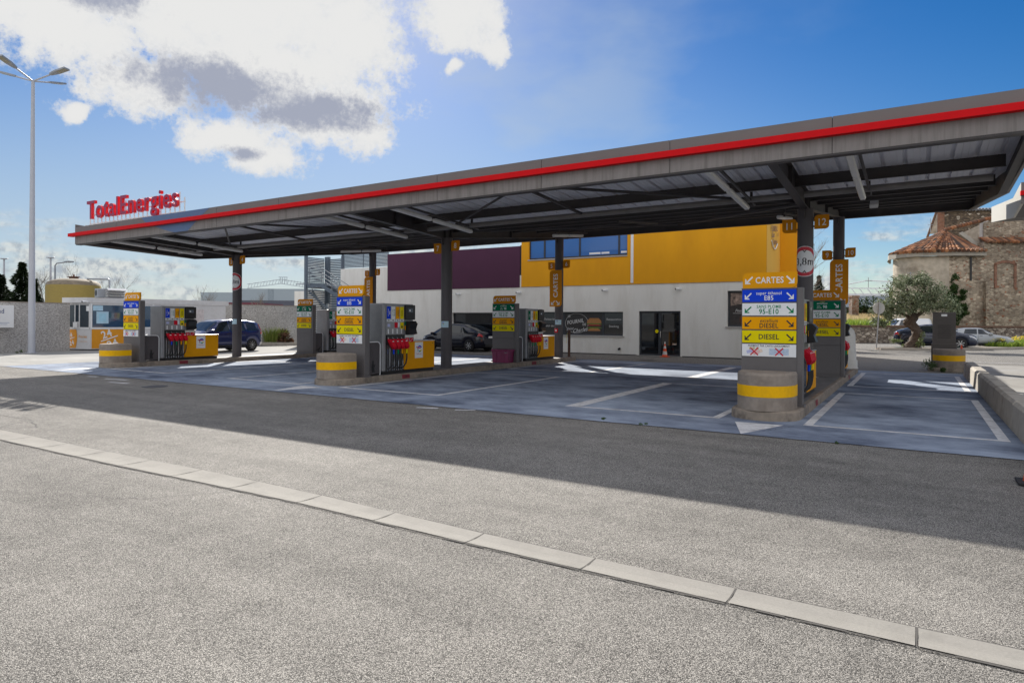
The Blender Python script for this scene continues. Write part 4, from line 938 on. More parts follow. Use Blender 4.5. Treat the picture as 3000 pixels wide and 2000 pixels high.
# cones
def cone(loc, s, lb, base_black=False):
    e = empty('traffic_cone', loc, label=lb, cat='traffic cone')
    OR_ = mat('cone_orange', (.78, .085, .015), .5, var=.1, scale=8, dirt=(.3, .08, .04), dscale=5, damt=.5); WB = mat('cone_white', (.6, .58, .55), .5, var=.15)
    b = mb(BLKR if base_black else OR_); b.box(-.19*s, .19*s, -.19*s, .19*s, 0, .035*s, .012*s); b.build('base', e)
    def r(z): return (.135-.115*z/.72)*s
    zs = [.03, .12, .28, .42, .54, .64, .75] if not base_black else [.03, .25, .42, .75]
    for i, (a, c) in enumerate(zip(zs[:-1], zs[1:])):
        b = mb(OR_ if i % 2 == 0 else WB); b.rev([(r(a), a*s), (r(c), c*s)]+([(0, c*s)] if i == len(zs)-2 else []), n=20); b.build('cone_band' if i % 2 else 'cone_body', e)
cone((-10.55, 31.55, .0), 1.0, 'faded orange and white traffic cone by the dark glass door')
cone((1.105, 9.03, .0), .9, 'orange traffic cone on black base cut by the right picture edge', True)
# ------------------------------------------------------------------ bakery building
BY = 32.0
WALL = mat('cream_render', (.80, .785, .74), .9, var=.035, scale=1.2, bump=.25, bscale=90, dirt=(.62, .59, .53), dscale=.9, damt=.5, stretch=(1.6, 1, .35))
OCH = mat('ochre_render', (.80, .36, .003), .85, var=.07, scale=.8, bump=.2, bscale=90, dirt=(.70, .30, .004), dscale=.7, damt=.6, stretch=(1.3, 1, .5))
OCHL = mat('ochre_lit_render', (.78, .45, .07), .85, var=.03, scale=1)  # ochre lightened in colour for light bounced onto the end wall
PUR = mat('aubergine_render', (.075, .020, .052), .85, var=.07, scale=1, bump=.2, bscale=90)
FRM = mat('anthracite_frame', (.03, .035, .045), .4, var=.1)
SILL = mat('stone_sill', (.42, .40, .38), .8, var=.1)
bk = empty('bakery_building', (-15, BY, 0), label='two storey bakery building with cream base, ochre and aubergine upper panels', cat='building')
def bb(b, name, par=None):
    o = b.build(name, par or bk)
    if par is None: o.location = (15, -BY, 0)
    return o
def wall_with_holes(b, x0, x1, z0, z1, y, holes, th=.3):
    xs = sorted({x0, x1, *[h[0] for h in holes], *[h[1] for h in holes]}); zs = sorted({z0, z1, *[h[2] for h in holes], *[h[3] for h in holes]})
    for xa, xb in zip(xs[:-1], xs[1:]):
        for za, zb__ in zip(zs[:-1], zs[1:]):
            cx, cz = (xa+xb)/2, (za+zb__)/2
            if any(h[0] < cx < h[1] and h[2] < cz < h[3] for h in holes): continue
            b.add([(xa, y, za), (xb, y, za), (xb, y, zb__), (xa, y, zb__)], [(0, 1, 2, 3)])
    for h in holes:
        xa, xb, za, zb__ = h; d = .22
        b.add([(xa, y, za), (xa, y+d, za), (xa, y+d, zb__), (xa, y, zb__)], [(0, 1, 2, 3)]); b.add([(xb, y, za), (xb, y+d, za), (xb, y+d, zb__), (xb, y, zb__)], [(0, 1, 2, 3)])
        b.add([(xa, y, zb__), (xb, y, zb__), (xb, y+d, zb__), (xa, y+d, zb__)], [(0, 1, 2, 3)]); b.add([(xa, y, za), (xb, y, za), (xb, y+d, za), (xa, y+d, za)], [(0, 1, 2, 3)])
LW = (-23.88, -18.75, .98, 2.2); RW = (-18.29, -12.93, .98, 2.23); DR = (-12.07, -9.92, .02, 2.26); PW = (-7.67, -6.3, 1.52, 3.21)
UW = (-18.55, -12.7, 5.15, 6.9)
b = mb(WALL); wall_with_holes(b, -33.3, -5.91, 0, 3.66, BY, [LW, RW, DR, PW]); b.add([(-33.3, BY, 3.66), (-29.06, BY, 3.66), (-29.06, BY, 5.16), (-33.3, BY, 5.16)], [(0, 1, 2, 3)])
b.add([(-33.3, BY, 0), (-33.3, BY+9, 0), (-33.3, BY+9, 5.16), (-33.3, BY, 5.16)], [(0, 1, 2, 3)]); b.add([(-5.91, BY, 0), (-5.91, BY+3.4, 0), (-5.91, BY+3.4, 3.66), (-5.91, BY, 3.66)], [(0, 1, 2, 3)])
b.add([(-33.3, BY, 5.16), (-29.06, BY, 5.16), (-29.06, BY+9, 5.16), (-33.3, BY+9, 5.16)], [(0, 1, 2, 3)])
bb(b, 'cream_wall')
TOPZ = 7.4
b = mb(PUR); b.box(-29.06, -19.14, BY-.03, BY+.1, 3.62, 5.95); bb(b, 'aubergine_panel')
b = mb(PUR); b.box(-29.0, -19.14, BY+.1, BY+9, 3.7, 5.9); bb(b, 'left_upper_storey')
b = mb(FRM); b.box(-19.14, -19.04, BY+.02, BY+.1, 4.3, 6); b.m(WALL).box(-19.14, -19.04, BY-.01, BY+.09, 3.63, 4.3); bb(b, 'panel_joint')
b = mb(OCH); wall_with_holes(b, -19.03, -5.91, 3.64, TOPZ, BY-.04, [UW]); b.box(-19.03, -5.91, BY+.3, BY+9, 3.7, TOPZ-.1); b.add([(-19.03, BY-.04, 3.64), (-5.91, BY-.04, 3.64), (-5.91, BY+.02, 3.64), (-19.03, BY+.02, 3.64)], [(0, 1, 2, 3)])
b.add([(-19.03, BY-.04, TOPZ), (-5.91, BY-.04, TOPZ), (-5.91, BY+9, TOPZ), (-19.03, BY+9, TOPZ)], [(0, 1, 2, 3)]); b.add([(-19.03, BY-.04, 3.64), (-19.03, BY+9, 3.64), (-19.03, BY+9, TOPZ), (-19.03, BY-.04, TOPZ)], [(0, 1, 2, 3)])
bb(b, 'ochre_upper_wall')
b = mb(OCHL); b.add([(-5.905, BY-.04, 3.64), (-5.905, BY+3.4, 3.64), (-5.905, BY+3.4, TOPZ), (-5.905, BY-.04, TOPZ)], [(0, 1, 2, 3)]); bb(b, 'lit_ochre_end_wall')
b = mb(OCH); b.box(-5.9, -5.1, BY+3.4, BY+9, 0, TOPZ-.4); bb(b, 'set_back_wing')
b = mb(WHT); b.box(-12.5, -12.36, BY-.075, BY-.041, 3.7, TOPZ); bb(b, 'white_joint_strip')
# fascia lettering on the end wall (seen very obliquely)
NAVY = mat('navy_letters', (.03, .02, .12), .4, var=.05)
b = mb(NAVY); bx = -5.88
for st, sz, y, z in (('FOURNIL', .40, BY+1.6, 6.1), ('DE', .2, BY+2.5, 5.98), ('Saint', .36, BY+1.3, 5.78), ('Charles', .40, BY+1.7, 5.48)):
    b.text(st, sz, (bx+.03, y, z), ux=(0, 1, .12), uy=(0, 0, 1), bold=.02, sx=1.1, shear=.1)
b.m(WHT).tube([(bx+.02, BY+.9+.15*i, 5.58-.33*sin(pi*i/10)) for i in range(11)], .03, 6)
bb(b, 'wall_lettering')
def window(h, mull, name, yb=.17):
    b = mb(FRM); xa, xb, za, zb__ = h; y = BY+yb; f = .06
    b.box(xa, xb, y-.03, y+.03, zb__-f, zb__); b.box(xa, xb, y-.03, y+.03, za, za+f+.02); b.box(xa, xa+f, y-.029, y+.029, za+f, zb__-f); b.box(xb-f, xb, y-.029, y+.029, za+f, zb__-f)
    for m_ in mull: b.box(m_-.05, m_+.05, y-.028, y+.028, za+f, zb__-f)
    o = bb(b, name)
    b = mb(GLS); b.add([(xa, y, za), (xb, y, za), (xb, y, zb__), (xa, y, zb__)], [(0, 1, 2, 3)]); g_ = b.build('pane', o)
    return o
wl = window(LW, [-20.4], 'window'); wr = window(RW, [-16.4, -14.1], 'window'); wp = window(PW, [], 'window')
b = mb(SILL)
for h in (LW, RW, PW): b.box(h[0]-.08, h[1]+.08, BY-.05, BY+.14, h[2]-.06, h[2]-.005)
bb(b, 'window_sill')
wu = window(UW, [-17.6, -15.45, -13.2], 'upper_window', .1)
# sky reflection put into the upper window's glass colour as lighter blue
MB_ = glass_mat('sky_reflection_glass', (.03, .14, .42), .05, .6); kids(wu)[0].data.materials[0] = MB_
b = mb(WHT); 
for xa, xb in ((-14.9, -14.25), (-14.2, -13.75), (-13.1, -12.78)): b.box(xa, xb, BY+.093, BY+.096, 5.28, 5.38)
b.build('pale_blind_edge', wu)
b = mb(SILL); b.box(UW[0]-.05, UW[1], BY-.08, BY+.06, UW[2]-.07, UW[2]-.005); bb(b, 'upper_sill')
# window graphics
b = mb(mat('dark_vinyl', (.022, .02, .02), .3, var=.3, scale=8)); yb = BY+.155
b.add([(-16.35, yb, 1.06), (-14.15, yb, 1.06), (-14.15, yb, 2.17), (-16.35, yb, 2.17)], [(0, 1, 2, 3)])
TX = mat('grey_white_print', (.62, .62, .62), .4, var=.05); b.m(TX)
b.disc((-15.65, yb-.002, 1.62), .53, 40, 'y', .518, sx=1.3)
b.text('LE', .17, (-16.1, yb-.004, 1.95), bold=.02); b.text('FOURNIL', .28, (-15.72, yb-.004, 1.62), ux=(1, 0, .14), bold=.03, sx=.92); b.text('DE', .18, (-15.2, yb-.004, 1.50), bold=.02)
b.text('Saint', .22, (-16.05, yb-.004, 1.25), ux=(1, 0, .12), bold=.006, shear=.35); b.text('Charles', .30, (-15.45, yb-.004, 1.16), ux=(1, 0, .14), bold=.008, shear=.35)
# burger
BUN = mat('burger_bun', (.42, .19, .06), .5, var=.25, scale=20); LET = mat('burger_salad', (.10, .22, .03), .6, var=.5, scale=30); MEA = mat('burger_patty', (.10, .035, .02), .7, var=.4, scale=20)
def bl(mt, z0, z1, r, cx=-14.62):
    b.m(mt); pts = [(cx-r, z0), (cx+r, z0), (cx+r*.96, (z0+z1)/2), (cx+r*.6, z1), (cx-r*.6, z1), (cx-r*.96, (z0+z1)/2)]
    b.add([(x, yb-.003, z) for x, z in pts], [tuple(range(6))])
bl(BUN, 1.22, 1.36, .36); bl(LET, 1.36, 1.42, .44); bl(MEA, 1.42, 1.52, .40); bl(XRED, 1.52, 1.56, .40); bl(LET, 1.56, 1.62, .45); bl(BUN, 1.62, 1.90, .42)
b.m(TX); b.text('Restauration', .17, (-13.5, yb-.004, 1.78), bold=.01); b.text('Snacking', .17, (-13.5, yb-.004, 1.42), bold=.01)
b.text('Patisseries', .17, (-17.3, yb-.004, 1.78), bold=.01); b.text('Salon de thé', .17, (-17.2, yb-.004, 1.42), bold=.01)
b.build('window_graphics', wr)
b = mb(mat('poster_dark', (.03, .022, .02), .3, var=.6, scale=7)); yb = BY+.15
b.add([(-7.58, yb, 1.6), (-6.38, yb, 1.6), (-6.38, yb, 3.13), (-7.58, yb, 3.13)], [(0, 1, 2, 3)])
b.m(mat('poster_photo', (.30, .22, .18), .4, var=.9, scale=6)).add([(-7.55, yb-.002, 2.5), (-6.4, yb-.002, 2.7), (-6.4, yb-.002, 3.1), (-7.55, yb-.002, 3.1)], [(0, 1, 2, 3)])
b.m(TX); b.text('Poulet Rôti', .18, (-6.95, yb-.004, 2.22), bold=.01, shear=.3); b.box(-7.45, -6.5, yb-.004, yb-.003, 2.14, 2.155)
b.m(MEA).disc((-6.9, yb-.003, 1.85), .25, 16); b.build('food_poster', wp)
# glass door
b = mb(FRM); xa, xb, za, zb__ = DR; y = BY+.12
b.box(xa, xb, y-.035, y+.035, zb__-.1, zb__); b.box(xa, xb, y-.035, y+.035, za, za+.09)
for x in (xa, (xa+xb)/2-.07, xb-.1): b.box(x, x+(.1 if x != (xa+xb)/2-.07 else .14), y-.034, y+.034, za+.09, zb__-.1)
dr = bb(b, 'glass_door'); b = mb(GLS); b.add([(xa, y, za), (xb, y, za), (xb, y, zb__), (xa, y, zb__)], [(0, 1, 2, 3)]); b.build('pane', dr)
b = mb(YELP); b.disc((-11.15, y-.04, 1.25), .09, 16); b.build('yellow_door_sticker', dr); b = mb(CHR); b.cyl((-10.95, y-.08, .95), (-10.95, y-.08, 1.25), .015, n=8); b.box(-10.35, -10.13, y-.06, y-.04, .58, .66); b.build('door_handle', dr)
b = mb(SLABR); b.box(DR[0]-.1, DR[1]+.1, BY-.25, BY+.1, 0, .03); bb(b, 'door_step')
b = mb(mat('interior_dark', (.05, .045, .04), .9, var=.3, scale=1)); b.box(-24, -6, BY+3.2, BY+3.3, 0, 3.4); b.m(mat('interior_floor', (.12, .11, .10), .4)).box(-24, -6, BY+.25, BY+3.2, .005, .015); bb(b, 'shop_interior')
b = mb(mat('base_plinth_tar', (.10, .095, .09), .9, var=.15)); b.box(-33.3, DR[0]-.1, BY-.03, BY-.002, 0, .05); b.box(DR[1]+.1, -5.9, BY-.03, BY-.002, 0, .05); bb(b, 'wall_footing')
def camera_unit(x, z, lb, y=BY, rz=0, grp='white security cameras on the bakery wall'):
    e = empty('security_camera', (x, y, z), rz=rz, label=lb, cat='camera', group=grp)
    b = mb(WHT); b.cyl((.12, 0, 0), (.12, -.05, 0), .06, n=14); b.cyl((.08, -.07, .0), (-.06, -.2, -.01), .055, n=14); b.build('housing', e)
    b = mb(BLK); b.cyl((-.06, -.2, -.01), (-.075, -.214, -.01), .046, n=14); b.build('lens', e)
camera_unit(-23.4, 3.32, 'white security camera between columns 7-8 and the 98 totem'); camera_unit(-19.2, 3.33, 'white security camera under the aubergine panel joint')
camera_unit(-13.95, 3.36, 'white security camera above the bakery window'); camera_unit(-10.05, 3.35, 'white security camera above the glass door')
b = mb(BLK); b.cyl((0, 0, 0), (0, -.1, -.02), .07, .06, n=12); tag(b.build('vent_cowl', None, (-13.11, BY, .32)), 'small black round vent low on the cream bakery wall', 'vent')
# terrace parapet and railing beyond the wing
def cf(a, d, z=0): return Vector((R.x*a+F.x*d, R.y*a+F.y*d, z))
e = empty('terrace_wall', cf(19.3, 45), rz=YAW, label='white terrace wall with metal railing behind the ochre wing', cat='wall')
b = mb(WALL); b.box(-1.6, .6, 0, .3, 0, 5.2); b.build('wall', e); b = mb(GAL)
for i in range(6): b.cyl((-1.5+.35*i, .1, 5.2), (-1.5+.35*i, .1, 6.1), .02, n=6)
for z in (5.5, 5.8, 6.1): b.cyl((-1.6, .1, z), (.6, .1, z), .022, n=6)
b.build('railing', e)

# ------------------------------------------------------------------ louvred stair tower left of the bakery
LOUV = mat('blue_grey_louvre', (.12, .15, .19), .5, metal=.3, var=.1)
st = empty('stair_tower', (-35, 33, 0), label='blue grey louvred steel stair tower at the left end of the bakery', cat='stair tower')
def sb(b, n_, par=None):
    o = b.build(n_, par or st)
    if par is None: o.location = (35, -33, 0)
    return o
def louvres(x0, y0, x1, y1, z0, z1, n_, nm='louvre_screen'):
    b = mb(LOUV); d = Vector((x1-x0, y1-y0, 0)); nn = Vector((-d.y, d.x, 0)).normalized()*.03
    for i in range(n_):
        z = z0+(z1-z0)*(i+.5)/n_; h = (z1-z0)/n_*.36
        a = Vector((x0, y0, z)); c = Vector((x1, y1, z)); u = Vector((0, 0, h))
        vs = [a-nn-u, a+nn-u, a+nn+u, a-nn+u, c-nn-u, c+nn-u, c+nn+u, c-nn+u]
        b.add(vs, [(0, 1, 2, 3), (4, 5, 6, 7), (0, 1, 5, 4), (1, 2, 6, 5), (2, 3, 7, 6), (3, 0, 4, 7)])
    return sb(b, nm)
TH = 6.25
louvres(-36.65, 32.0, -36.65, 33.6, 4.25, TH-.1, 17); louvres(-36.25, 33.7, -34.95, 33.7, 2.2, TH-.15, 32)
louvres(-33.2, 32.12, -29.1, 32.12, 5.22, 6.12, 10); louvres(-36.6, 32.1, -36.5, 33.6, .3, 3.85, 28); louvres(-36.4, 33.6, -34.9, 33.7, .3, 2.2, 16)
for bx_ in ((-36.74, -36.56, 31.86, 32.04, 0, TH), (-36.59, -36.41, 33.61, 33.79, 0, 2.9), (-34.97, -34.79, 33.63, 33.81, 0, TH), (-36.6, -36.2, 33.62, 33.8, 2.9, TH+.02), (-33.28, -33.18, 32.05, 32.2, 5.1, 6.2), (-31.3, -31.27, 32.05, 32.09, 5.2, 6.12)):
    b = mb(LOUV); b.box(*bx_); sb(b, 'tower_post')
b = mb(LOUV); b.box(-35.75, -34.2, 31.3, 31.95, 3.93, 4.18); b.box(-36.6, -34.2, 31.95, 33.5, 3.93, 4.18); sb(b, 'landing')
b = mb(LOUV)
def prism_line(b, p, q, w_, h_):
    p = Vector(p); q = Vector(q); d = Vector((q.x-p.x, q.y-p.y, 0)).normalized(); nn = Vector((-d.y, d.x, 0))*w_/2; u = Vector((0, 0, h_/2))
    vs = [p-nn-u, p+nn-u, p+nn+u, p-nn+u, q-nn-u, q+nn-u, q+nn+u, q-nn+u]
    b.add(vs, [(0, 1, 2, 3), (4, 5, 6, 7), (0, 1, 5, 4), (1, 2, 6, 5), (2, 3, 7, 6), (3, 0, 4, 7)])
prism_line(b, (-34.3, 31.2, 4.05), (-26.3, 31.2, .15), .05, .26); prism_line(b, (-34.3, 31.95, 4.05), (-26.3, 31.95, .15), .05, .26)
for i in range(22):
    t = i/22; b.box(-34.2+8*t, -33.9+8*t, 31.2, 31.9, 3.98-3.9*t, 4.02-3.9*t)
prism_line(b, (-36.4, 32.3, 3.8), (-36.4, 33.6, 2.2), .05, .2); prism_line(b, (-36.3, 31.9, 3.7), (-34.6, 33.4, 1.6), .05, .2); sb(b, 'stair_flight')
b = mb(mat('handrail_steel', (.20, .22, .25), .5, metal=.3))
for k_, h_ in enumerate((1.05, .75, .5, .25)):
    b.cyl((-35.7, 31.3, 4.18+h_), (-34.3, 31.2, 4.18+h_), .022, n=6); b.cyl((-34.3, 31.2, 4.18+h_), (-26.3, 31.2, .28+h_), .022, n=6)
for t in (0, .12, .35, .6, .85): b.cyl((-34.3+8*t, 31.2, 4.1-3.9*t), (-34.2+8*t, 31.2, 5.2-3.9*t), .022, n=6)
b.cyl((-35.5, 31.25, 4.1), (-35.5, 31.25, 5.2), .022, n=6); sb(b, 'handrail')

# ------------------------------------------------------------------ left: kiosk, boundary walls, lamp, tank
REND = render_wall_mat('rough_render', (.30, .285, .27), (.56, .54, .52))
CAPM = mat('wall_cap', (.30, .26, .22), .9, var=.2, scale=8)
def bwall(p, q, h, name, lb, th=.2):
    p = Vector((*p, 0)); q = Vector((*q, 0)); e = empty(name, p, label=lb, cat='wall'); q = q-p
    d = q.normalized(); nn = Vector((-d.y, d.x, 0))*th/2
    for m_, z0, z1, k_, nm in ((REND, 0, h, 1, 'rendered_face'), (CAPM, h+.0, h+.05, 1.15, 'coping')):
        b = mb(m_); vs = [v+Vector((0, 0, z)) for z in (z0, z1) for v in (-nn*k_, q-nn*k_, q+nn*k_, nn*k_)]
        b.add(vs, [(0, 1, 2, 3), (4, 5, 6, 7), (0, 1, 5, 4), (1, 2, 6, 5), (2, 3, 7, 6), (3, 0, 4, 7)]); b.build(nm, e)
bwall((-37.2, 2), (-39.1, 17.85), 2.5, 'boundary_wall', 'rough grey rendered boundary wall at the far left behind the lamp post')
bwall((-39.3, 24.0), (-38.4, 32.6), 2.68, 'boundary_wall', 'rough grey rendered wall behind the dark blue car')
e = empty('company_sign', (-38.2, 14.0, 1.75), rz=radians(98.2), label='white company sign with dark blue Sud Balayage lettering on the boundary wall', cat='sign')
b = mb(WHT); b.box(-2.4, .95, -.135, -.11, -.50, .60, .004); NB = mat('dark_blue_print', (.01, .03, .16), .4); b.m(NB)
b.text('Sud', .32, (.30, -.137, .20), bold=.012, align='c'); b.text('Balayage', .25, (-.12, -.137, -.06), bold=.01)
b.m(mat('thin_print', (.12, .2, .4), .5))
for z, x0, x1 in ((-.30, -.4, .1), (-.27, .2, .75), (-.35, .25, .65), (-.40, -.35, 0)): b.box(x0, x1, -.137, -.1355, z, z+.018)
b.tube([(-.5, -.137, .34), (-.2, -.137, .42), (.1, -.137, .47)], .008, 4); b.build('sign_board', e)
# kiosk: front corner (-38.2, 18.5)
KW = mat('kiosk_white', (.62, .62, .63), .45, var=.04, dirt=(.45, .44, .43), dscale=2, damt=.3)
k0 = empty('payment_kiosk', (-38.0, 18.4, 0), rz=0, label='white and orange payment kiosk cabin with large 24/24 lettering', cat='kiosk')
UL = Vector((-.965, -.26, 0))   # along the short left face
UR = Vector((.12, .9928, 0))     # along the long right face
def kq(b, u, a0, a1, z0, z1, d=0):
    nn = Vector((u.y, -u.x, 0)); nn = nn if nn.dot(Vector((.8, -.6, 0))) > 0 else -nn
    b.add([u*a0+nn*d+Vector((0, 0, z0)), u*a1+nn*d+Vector((0, 0, z0)), u*a1+nn*d+Vector((0, 0, z1)), u*a0+nn*d+Vector((0, 0, z1))], [(0, 1, 2, 3)])
LL, LR_, KH = 1.7, 7.6, 2.62
def kl(b, a0, a1, *r): kq(b, UL, a0*.723, a1*.723, *r)
b = mb(KW); P = [Vector((0, 0, 0)), UR*LR_, UR*LR_+UL*LL, UL*LL]
b.add([v+Vector((0, 0, z)) for z in (.06, KH) for v in P], [(0, 1, 5, 4), (1, 2, 6, 5), (2, 3, 7, 6), (3, 0, 4, 7), (4, 5, 6, 7)]); b.m(BLK); b.add([v*.995+Vector((0, 0, z)) for z in (0, .06) for v in P], [(0, 1, 5, 4), (1, 2, 6, 5), (2, 3, 7, 6), (3, 0, 4, 7)]); b.build('cabin_wall', k0)
b = mb(KW); c_ = (UR*LR_+UL*LL)/2; Q = [c_+(v-c_)*1.0+(v-c_).normalized()*.18 for v in P]
b.add([v+Vector((0, 0, z)) for z in (KH-.05, KH+.23) for v in Q], [(0, 1, 5, 4), (1, 2, 6, 5), (2, 3, 7, 6), (3, 0, 4, 7), (4, 5, 6, 7), (0, 1, 2, 3)]); b.build('flat_roof', k0)
b = mb(glass_mat('kiosk_glass', (.03, .07, .13), .04, .8)); 
kq(b, UR, .10, 3.2, 1.25, 2.45, .012); b.build('front_window', k0)
b = mb(glass_mat('kiosk_side_glass', (.03, .045, .06), .04, .8)); kl(b, .12, .95, 1.25, 2.45, .012); kl(b, 1.0, 1.38, 1.55, 2.45, .012); kl(b, 1.45, 2.2, 1.25, 2.45, .012); b.build('side_window', k0)
b = mb(WHT)
for a in (.0, .97, 1.40, 2.25): kl(b, a, a+.08, 1.15, 2.55, .02)
for a in (0, 3.2): kq(b, UR, a, a+.1, 1.15, 2.55, .02)
kl(b, 0, 2.35, 1.15, 1.24, .02); kq(b, UR, 0, 3.3, 1.15, 1.24, .022); kl(b, 1.0, 1.4, 1.24, 1.52, .16); kl(b, .08, .35, 2.12, 2.4, .018); b.m(mat('poster_pale_blue', (.42, .62, .76), .4)).box(0, 0, 0, 0, 0, 0); kq(b, UR, .13, .62, 2.15, 2.42, .018); kq(b, UR, .3, .9, 1.45, 2.1, .017); b.build('window_frame', k0)
b = mb(LBLU); kq(b, UR, .42, .78, 1.55, 2.0, .02); b.build('window_poster', k0)
ORK = mat('kiosk_orange', (.72, .30, .012), .4, var=.05); b = mb(ORK)
kq(b, UR, .08, 1.9, .10, 1.13, .015); n_ = 8
for i in range(n_):
    a = i/n_; c2_ = (i+1)/n_; x0 = 1.9+.45*sin(pi*(.25+.5*a)); x1 = 1.9+.45*sin(pi*(.25+.5*c2_))
    nn = Vector((UR.y, -UR.x, 0))*.0155
    b.add([UR*1.9+nn+Vector((0, 0, .1+1.03*a)), UR*x0+nn+Vector((0, 0, .1+1.03*a)), UR*x1+nn+Vector((0, 0, .1+1.03*c2_)), UR*1.9+nn+Vector((0, 0, .1+1.03*c2_))], [(0, 1, 2, 3)])
for i in range(n_):
    a = i/n_; c2_ = (i+1)/n_; nn = Vector((-UL.y, UL.x, 0)); nn = (nn if nn.dot(Vector((.8, -.6, 0))) > 0 else -nn)*.0155
    x0 = .88+.2*(1-sin(pi*(.15+.6*a))); x1 = .88+.2*(1-sin(pi*(.15+.6*c2_)))
    b.add([UL*1.66+nn+Vector((0, 0, .12+1.0*a)), UL*x0+nn+Vector((0, 0, .12+1.0*a)), UL*x1+nn+Vector((0, 0, .12+1.0*c2_)), UL*1.66+nn+Vector((0, 0, .12+1.0*c2_))], [(0, 1, 2, 3)])
b.m(WHT); nR = Vector((UR.y, -UR.x, 0)); up_ = Vector((0, 0, 1)); tl_ = Vector((UR.x*cos(.35), UR.y*cos(.35), sin(.35))); tu = Vector((-UR.x*sin(.35), -UR.y*sin(.35), cos(.35)))
o_ = UR*.95+nR*.02+up_*.62
b.text('24', .58, o_+tu*.10-tl_*.05, ux=tl_, uy=tu, bold=.03); b.text('24', .58, o_-tu*.50+tl_*.05, ux=tl_, uy=tu, bold=.03)
b.add([o_-tl_*.45-tu*.02, o_+tl_*.45-tu*.02, o_+tl_*.45+tu*.04, o_-tl_*.45+tu*.04], [(0, 1, 2, 3)])
uxl = -UL; nL = Vector((-UL.y, UL.x, 0)); nL = nL if nL.dot(Vector((.8, -.6, 0))) > 0 else -nL
t2 = Vector((uxl.x*cos(.3), uxl.y*cos(.3), sin(.3))); u2 = Vector((-uxl.x*sin(.3), -uxl.y*sin(.3), cos(.3))); o2 = UL*1.33+nL*.02+up_*.62
b.text('24', .36, o2+u2*.06, ux=t2, uy=u2, bold=.03); b.text('24', .36, o2-u2*.36, ux=t2, uy=u2, bold=.03); b.add([o2-t2*.28-u2*.02, o2+t2*.28-u2*.02, o2+t2*.28+u2*.02, o2-t2*.28+u2*.02], [(0, 1, 2, 3)])
b.m(ORK); b.text('Prix bas', .19, UL*.48+nL*.02+up_*.68, ux=uxl, bold=.012); b.text('Carburants Premium', .065, UL*.45+nL*.02+up_*.46, ux=uxl, bold=.012)
b.build('printed_graphics', k0)
b = mb(ORK); b.text('Prix bas', .42, UR*5.6+nR*.02+up_*.85, ux=UR, bold=.03); b.build('side_lettering', k0)
b = mb(KW); kq(b, UR, 3.7, 4.9, 1.7, 2.3, .03); b.m(mat('blind_grey', (.33, .33, .36), .5)); kq(b, UR, 3.78, 4.82, 1.76, 2.24, .035); b.m(mat('notice_pale', (.6, .55, .55), .5, var=.2, scale=9)); kq(b, UR, 5.3, 6.2, 1.3, 2.3, .03); b.build('shutter_and_notice', k0)
camera_unit(-37.95, 2.62, 'white twin security camera on the kiosk roof corner', y=18.1, rz=radians(50), grp='')
# roof equipment
e = empty('air_conditioner', (-39.4, 19.6, 2.86), rz=radians(-8), label='grey air conditioner unit standing on the kiosk roof', cat='air conditioner')
b = mb(GAL); b.box(-.24, .24, -.2, .2, .05, .55, .02); b.m(BLK).disc((-.02, -.205, .3), .17, 20); b.box(-.2, -.14, -.15, .15, 0, .05); b.box(.14, .2, -.15, .15, 0, .05); b.build('casing', e)
e = empty('roof_ventilator', (-39.15, 20.25, 2.86), rz=radians(-8), label='silver louvred ventilator stack on the kiosk roof', cat='ventilator')
for i in range(4):
    b = mb(STLT); z = .03+i*.145; b.prism([(-.52, z), (-.47, z+.015), (-.34, z+.11), (.34, z+.11), (.47, z+.015), (.52, z)], 'y', -.5, .5); b.build('louvre_tray', e)
# big lamp post
lp = empty('street_lamp', (-37.4, 15.4, 0), label='tall white lamp post with four flat heads at the left edge', cat='street lamp')
b = mb(LAMPP); b.cyl((0, 0, 0), (0, 0, 13.5), .16, .075, n=20); b.cyl((0, 0, 0), (0, 0, .03), .26, n=20); b.build('post', lp)
for a in (31.5-8, 31.5+82, 31.5+172, 31.5+262):
    a = radians(a); d = Vector((cos(a), sin(a), 0)); s_ = Vector((-sin(a), cos(a), 0)); b = mb(LAMPP); b.tube([(0, 0, 13.45), d*.15+Vector((0, 0, 13.5)), d*1.0+Vector((0, 0, 13.75))], .04, 8); b.build('arm', lp)
    b = mb(GAL); o_ = d*.95+Vector((0, 0, 13.75)); t_ = Vector((d.x, d.y, .26)).normalized(); n2_ = s_.cross(t_)
    pts = [(0, -.07), (.2, -.13), (.42, -.17), (.95, -.17), (.95, .17), (.42, .17), (.2, .13), (0, .07)]
    N_ = len(pts); vs = [o_+t_*u+s_*v+n2_*h for h in (-.04, .04) for u, v in pts]
    b.add(vs, [tuple(range(N_)), tuple(range(N_, 2*N_))]+[(i, (i+1) % N_, N_+(i+1) % N_, N_+i) for i in range(N_)]); b.m(mat('led_glass', (.30, .28, .20), .3))
    for sg in (-1, 1): b.add([o_+t_*u+s_*v+n2_*(.042*sg) for u, v in ((.45, -.15), (.93, -.15), (.93, .15), (.45, .15))], [(0, 1, 2, 3)])
    b.build('lamp_head', lp)
def small_lamp(x, y, h, head, lb):
    e = empty('street_lamp', (x, y, 0), label=lb, cat='street lamp'); b = mb(LAMPP if head == 'disc' else GAL); b.cyl((0, 0, 0), (0, 0, h), .16, .09, n=10); b.build('post', e)
    b = mb(LAMPP if head == 'disc' else GAL)
    if head == 'disc': b.rev([(0, .12), (.4, .08), (.42, .0), (.1, -.05)], c=(0, 0, h), n=16)
    else: b.tube([(0, 0, h), (.15, .1, h+.25), (1.1, .68, h+.4)], .07, 6); b.box(.9, 1.9, .5, 1.1, h+.35, h+.5)
    b.build('lamp_head', e)
small_lamp(*cf(-57.8, 75).xy, 8.4, 'disc', 'slim white lamp post before the dark conifers, far left')
